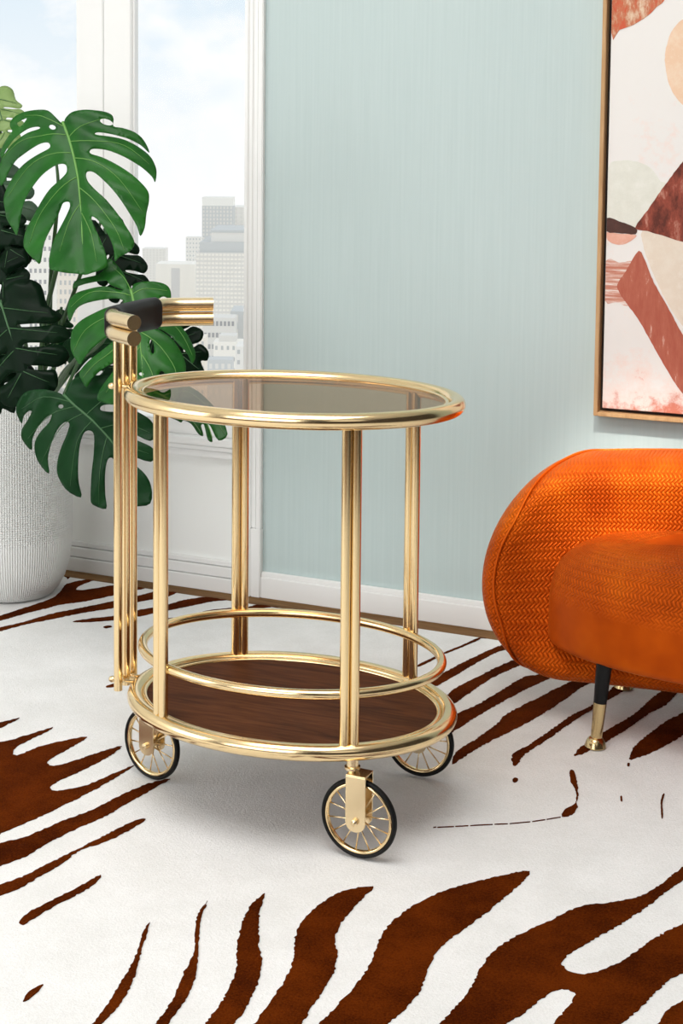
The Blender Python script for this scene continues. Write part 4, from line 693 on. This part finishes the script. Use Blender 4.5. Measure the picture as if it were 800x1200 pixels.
PM = {'rust_top': paint('paint_rust_brush', rgb(206, 92, 62), rgb(196, 120, 86), rgb(226, 200, 172), (8, 8, 3), (.42, .5, .62)),
      'peach': paint('paint_peach', rgb(240, 214, 188), rgb(236, 200, 168), rgb(244, 226, 208)),
      'sage': paint('paint_sage', rgb(221, 221, 209), rgb(228, 228, 217), rgb(236, 235, 227)),
      'maroon': paint('paint_maroon', rgb(92, 40, 28), rgb(150, 70, 52), rgb(205, 150, 130), (7, 7, 3), (.40, .56, .70), 0.6),
      'dark': paint('paint_dark', rgb(70, 44, 38), rgb(84, 52, 44), rgb(98, 62, 52)),
      'pink': paint('paint_pink', rgb(236, 184, 164), rgb(230, 170, 148), rgb(240, 206, 190)),
      'cream': paint('paint_cream', rgb(233, 222, 206), rgb(228, 214, 196), rgb(238, 230, 217)),
      'band': paint('paint_terracotta', rgb(174, 90, 70), rgb(184, 104, 82), rgb(226, 190, 174), (16, 16, 3), (.42, .60, .68), -0.55),
      'streak': paint('paint_streaks', rgb(196, 122, 100), rgb(214, 164, 146), WC, (1.5, 1.5, 26), (.40, .50, .58))}
PL = {'rust_top': 'rust brush patch', 'peach': 'peach round', 'sage': 'pale sage round', 'maroon': 'maroon triangle', 'dark': 'dark brown wedge', 'pink': 'pink half round', 'cream': 'cream field', 'band': 'terracotta band', 'streak': 'streaky brush strokes'}
for i, k in enumerate(('peach', 'sage', 'cream', 'pink', 'streak', 'maroon', 'dark', 'band', 'rust_top')):
    P = [(u - pu0, z - pz0) for u, z in DATA['paint'][k]]
    lo, hi = fw_ + g + .0006, phh
    P = [(max(x, lo), max(z, lo)) for x, z in P]
    J = jitter_outline(P, 0.006, 0.0006); J = [(max(x, lo), max(z, lo)) for x, z in J]
    pts, tris = fill2d(J)
    bm = bmesh.new(); h = 0.0004 + 0.0001 * i
    slab(bm, pts, tris, lambda x, z, q: (x, CV - q, z), -0.0005, h); o = link('paint_patch', bm, PM[k], PIC, smooth=False); o['label'] = PL[k]

# ------------------------------------------------------------------ potted monstera
PC = Vector((-0.800, 3.560, 0))
PLANT = empty('potted_monstera', PC)
tag(PLANT, 'tall green monstera in a white ribbed pot by the window', 'plant')
bm = bmesh.new(); uvl = bm.loops.layers.uv.new('UVMap'); N = 128
prof = [(0.0, 0.0), (0.085, 0.0), (0.098, 0.004), (0.113, 0.020), (0.126, 0.045), (0.136, 0.080), (0.142, 0.125), (0.1445, 0.18), (0.145, 0.26), (0.143, 0.36), (0.138, 0.44), (0.133, 0.494), (0.131, 0.498), (0.127, 0.499), (0.123, 0.496), (0.122, 0.46), (0.122, 0.43)]
V = [[bm.verts.new((r * math.cos(2 * PI * j / N), r * math.sin(2 * PI * j / N), z)) for j in range(N)] if r > 0 else None for r, z in prof]
c0 = bm.verts.new((0, 0, 0))
for j in range(N): bm.faces.new((c0, V[1][(j + 1) % N], V[1][j]))
for i in range(1, len(prof) - 1):
    for j in range(N):
        q = ((i, j), (i, j + 1), (i + 1, j + 1), (i + 1, j)); f = bm.faces.new([V[a][b % N] for a, b in q])
        for lp, (a, b) in zip(f.loops, q): lp[uvl].uv = (b / N, prof[a][1] / 0.5 if a < 12 else 0)
autosmooth(link('pot', bm, POTM, PLANT), 60)
bm = bmesh.new(); lathe(bm, [(0.0, 0.474), (0.05, 0.472), (0.1, 0.469), (0.1215, 0.466), (0.1215, 0.44)], (0, 0, 0), 48); link('soil', bm, SOIL, PLANT)

def build_leaf(out, holes, mid, veins, n, mat, vmat, k=1.6, wave=0.003, droop=0.0, grid=0.009, label=None):
    """out/holes/mid/veins: 3D points on a plane with normal n (towards the viewer side); bends the blade over its midrib"""
    n = Vector(n).normalized(); o = Vector(mid[0]); ax = (Vector(mid[-1]) - o); ax = (ax - n * ax.dot(n)).normalized(); e2 = n.cross(ax)
    def to2(p): d = Vector(p) - o; return (d.dot(ax), d.dot(e2))
    O = catmull([to2(p) for p in out], 3); Hs = [catmull([to2(p) for p in h], 2) for h in holes]
    Md = catmull([to2(p) for p in mid], 4, False); Vs = [catmull([to2(p) for p in v], 4, False) for v in veins]; Ln = Md[-1][0]
    def dist(p):
        best = 9
        for a, b in zip(Md, Md[1:]):
            dx, dy = b[0] - a[0], b[1] - a[1]; t = max(0, min(1, ((p[0] - a[0]) * dx + (p[1] - a[1]) * dy) / (dx * dx + dy * dy + 1e-12)))
            best = min(best, math.hypot(p[0] - a[0] - dx * t, p[1] - a[1] - dy * t))
        return best
    def h(p):
        d = dist(p); s = p[0] / Ln
        return -k * d * d + 0.007 * (1 - math.exp(-d / 0.012)) + wave * math.sin(p[0] * 95 - d * 60) * min(1, d / 0.05) - droop * max(0, s - .3) ** 2
    def conv(x, y, q): return o + ax * x + e2 * y + n * (h((x, y)) + q) - PC
    pts, tris = fill2d(O, Hs, grid)
    bm = bmesh.new(); slab(bm, pts, tris, conv, -0.0006, 0.0006)
    bl = link('leaf', bm, mat, PLANT)
    if label: bl['label'] = label
    bm = bmesh.new()
    sweep(bm, [conv(x, y, 0.0010) for x, y in Md], lambda f: circ(0.0034 * (1 - 0.75 * f), 8))
    for v in Vs: sweep(bm, [conv(x, y, 0.0013) for x, y in v], lambda f: circ(0.0011 * (1 - 0.7 * f), 5))
    link('midrib', bm, vmat, bl)
LV = DATA['leaves']
build_leaf(**{k: LV['L1'][k] for k in ('out', 'holes', 'mid', 'veins', 'n')}, mat=LEAF, vmat=VEIN, k=1.6)
build_leaf(**{k: LV['L2'][k] for k in ('out', 'holes', 'mid', 'veins', 'n')}, mat=LEAF, vmat=VEIN, k=1.6)
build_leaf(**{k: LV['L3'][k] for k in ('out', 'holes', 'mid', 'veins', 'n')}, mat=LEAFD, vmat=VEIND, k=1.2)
build_leaf(**{k: LV['L4'][k] for k in ('out', 'holes', 'mid', 'veins', 'n')}, mat=LEAF, vmat=VEIN, k=1.0)
def split_leaf(base, tip, width, mat, vmat, flip=0, nl=5, label=None):
    base, tip = Vector(base), Vector(tip); ax = tip - base; Lg = ax.length; ax.normalize()
    n = Vector((random.uniform(-.25, .25), -0.9, random.uniform(.1, .6))); n = (n - ax * n.dot(ax)).normalized(); e2 = n.cross(ax)
    def wd(s): return width * 0.5 * max(0.03, math.sin(PI * min(1, (s + .12) / 1.12) ** 0.8)) ** 0.75
    out = []; veins = []
    for side in (1, -1):
        half = [(0.02, 0.004), (-0.10, 0.35 * wd(.0)), (-0.12, 0.75 * wd(0.05)), (-0.02, 1.0 * wd(0.1))]
        ss = [0.08 + 0.80 * i / nl + random.uniform(-.02, .02) for i in range(nl + 1)]
        for i, (a, b) in enumerate(zip(ss, ss[1:])):
            w1, w2 = wd(a + .08), wd(b); dk = random.uniform(.16, .3)
            if i: half += [(a + .025, dk * w1), (a + .075, w1 * 0.6)]
            half += [(a + .11, w1 * 0.92), ((a + b) / 2 + .13, (w1 + w2) / 2 * 1.08), (b + .085, w2 * 0.85), (b + .035, w2 * 0.52)]
            if i < nl - 1: half += [(b - .005, w2 * dk)]
            veins.append([((a + b) / 2 - .10, 0), ((a + b) / 2 - .01, side * (w1 + w2) * 0.2), ((a + b) / 2 + .08, side * (w1 + w2) * 0.42)])
        half = [(min(x, 0.97), y) for x, y in half]
        out.append([(x, side * y) for x, y in half])
    ol = out[0] + [(1.03, 0)] + list(reversed(out[1]))
    P3 = lambda q: base + ax * (q[0] * Lg) + e2 * q[1]
    build_leaf([P3(q) for q in ol], [], [P3((x, 0)) for x in (0, .25, .5, .75, 1.0)], [[P3(q) for q in v] for v in veins], n, mat, vmat, k=1.6, droop=0.03, grid=0.02, wave=0.0015, label=label)
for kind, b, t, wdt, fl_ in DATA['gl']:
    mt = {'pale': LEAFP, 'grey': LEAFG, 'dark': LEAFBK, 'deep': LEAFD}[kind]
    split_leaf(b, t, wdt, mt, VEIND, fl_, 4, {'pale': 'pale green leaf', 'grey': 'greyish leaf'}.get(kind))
for i, s in enumerate(DATA['stems']):
    a = 2 * PI * i / len(DATA['stems']) * 2.4; rr = 0.03 + 0.03 * (i % 3) / 2
    P = [tuple(p) for p in s[:-1]] + [(s[-1][0] * .35 + (PC.x + .03) * .65 + 0.02 * math.cos(a), PC.y - .03 + rr * math.sin(a) * .6, 0.462)]
    P = [tuple(Vector(p) - PC) for p in P]
    bm = bmesh.new(); sweep(bm, catmull(P, 6, False), lambda f: circ(0.0032 + 0.004 * f, 10)); link('stem', bm, STEM, PLANT)

# ------------------------------------------------------------------ the city outside
GZ = -150.0
def hazed_mat(name, r, g, b): return flat(name, rgb(r, g * .985, b * .955), 0.8)  # city colours are whitened, distance haze painted into the materials
bm = bmesh.new(); bmesh.ops.create_circle(bm, cap_ends=True, radius=900, segments=64)
o = link('city_ground', bm, hazed_mat('hazy_ground', 248, 247, 247), smooth=False); o.location = (0, 600, GZ); o['kind'] = 'structure'
CW = hazed_mat('facade_white', 250, 249, 248); CG = hazed_mat('facade_grey', 232, 232, 233); CB = hazed_mat('facade_bluegrey', 212, 216, 221); CP = hazed_mat('facade_hazed', 242, 242, 243); CD = hazed_mat('window_grey', 200, 203, 208); CBG = hazed_mat('facade_beige', 244, 239, 234); CDK = hazed_mat('window_dark', 172, 174, 180)
CL = hazed_mat('roof_light', 246, 247, 248); CWG = hazed_mat('window_hazed', 222, 223, 227)
def px_x(px, Y): return (px - 400) / F_PX * Y
def px_z(py, Y): return CAM_H - (py - 168) / F_PX * Y
def building(l, r, ytop, Y, mat, label, nx=0, nz=0, wmat=None, fx=0.55, fz=0.5, depth=None, name='tower', crown=None, zmin=GZ, cat='building'):
    x0, x1, z1 = px_x(l, Y), px_x(r, Y), px_z(ytop, Y); cx = (x0 + x1) / 2; w2 = (x1 - x0) / 2; dp = depth or (x1 - x0); H = z1 - zmin
    bm = bmesh.new(); add_box(bm, -w2, w2, 0, dp, 0, H); bo = link(name, bm, mat, smooth=False); bo.location = (cx, Y, zmin)
    tag(bo, label, cat)
    if nx:
        bm = bmesh.new(); cw, chh = 2 * w2 / nx, min(H, (px_z(ytop, Y) - px_z(470, Y))) / nz; q = 0.012 * w2
        for i in range(nx):
            for k in range(nz):
                a = -w2 + cw * (i + .5 - fx / 2); b = H - chh * (k + .5 + fz / 2)
                add_box(bm, a, a + cw * fx, -q, q, b, b + chh * fz)
        link('window_grid', bm, wmat, bo, smooth=False, kind='stuff')
    if crown:
        for (cl, cr2, ct, cb, cm, inset) in crown:
            bm = bmesh.new(); add_box(bm, px_x(cl, Y) - cx, px_x(cr2, Y) - cx, -inset if inset < 0 else inset * dp, dp, px_z(cb, Y) - zmin, px_z(ct, Y) - zmin); link('roof_block', bm, cm, bo, smooth=False)
    return bo
building(229, 345, 297, 900, CG, 'pale grey office tower with a fine window grid and stepped blue grey roof', 26, 32, CW, .72, .45, crown=[(233, 345, 285, 297, CB, 0.03), (246, 345, 274, 285, CP, .1), (245, 345, 271, 274, CB, .09)])
building(236, 272, 242, 1250, CB, 'tallest grey tower rising behind the office tower', 9, 30, CG, .5, .6, crown=[(236, 272, 232, 242, CL, 0.0)])
building(272.5, 330, 243, 1300, CP, 'pale tower beside the tallest grey tower', 9, 26, CG, .4, .5)
building(217, 235, 279, 1150, CP, 'slim hazy tower left of the office tower', 5, 24, CB, .4, .4)
building(166, 193, 293, 1400, CP, 'hazy pale tower beside the plant, farthest left of the skyline', 7, 20, CG, .5, .5)
building(182, 228, 311, 1000, CW, 'white slab block with one grey stripe', 1, 1, CWG, .22, .92)
building(150, 181, 335, 1050, CP, 'low pale block behind the big leaf', 6, 14, CG, .5, .5)
building(95, 149, 350, 900, CP, 'broad pale block behind the plant leaves', 9, 12, CG, .5, .5)
building(238, 275, 374, 620, CG, 'low grey block with dark window rows just right of the gold handle', 8, 7, CDK, .6, .4, name='house')
building(270, 330, 366, 640, CB, 'pale grey low block beside the window casing', 5, 6, CG, .5, .5, name='house')
building(250, 284, 403, 520, CW, 'white low house below the office tower', 5, 5, CD, .4, .35, name='house', crown=[(256, 276, 396, 403, CG, .2)])
building(243, 272, 424, 430, CB, 'grey flat roofed house in front of the white low house', 4, 3, CG, .5, .4, name='house')
building(276, 320, 408, 480, CP, 'pale low house right of the grey flat roofed house', 6, 5, CD, .45, .4, name='house')
building(205, 240, 398, 560, CBG, 'beige low house behind the leaf tips', 6, 5, CD, .45, .4, name='house')
building(32, 60, 262, 600, CW, 'white apartment block with dark window pairs behind the stems', 5, 16, CDK, .5, .38)
building(62, 94, 318, 640, CBG, 'beige apartment block behind the stems', 6, 14, CD, .45, .5)
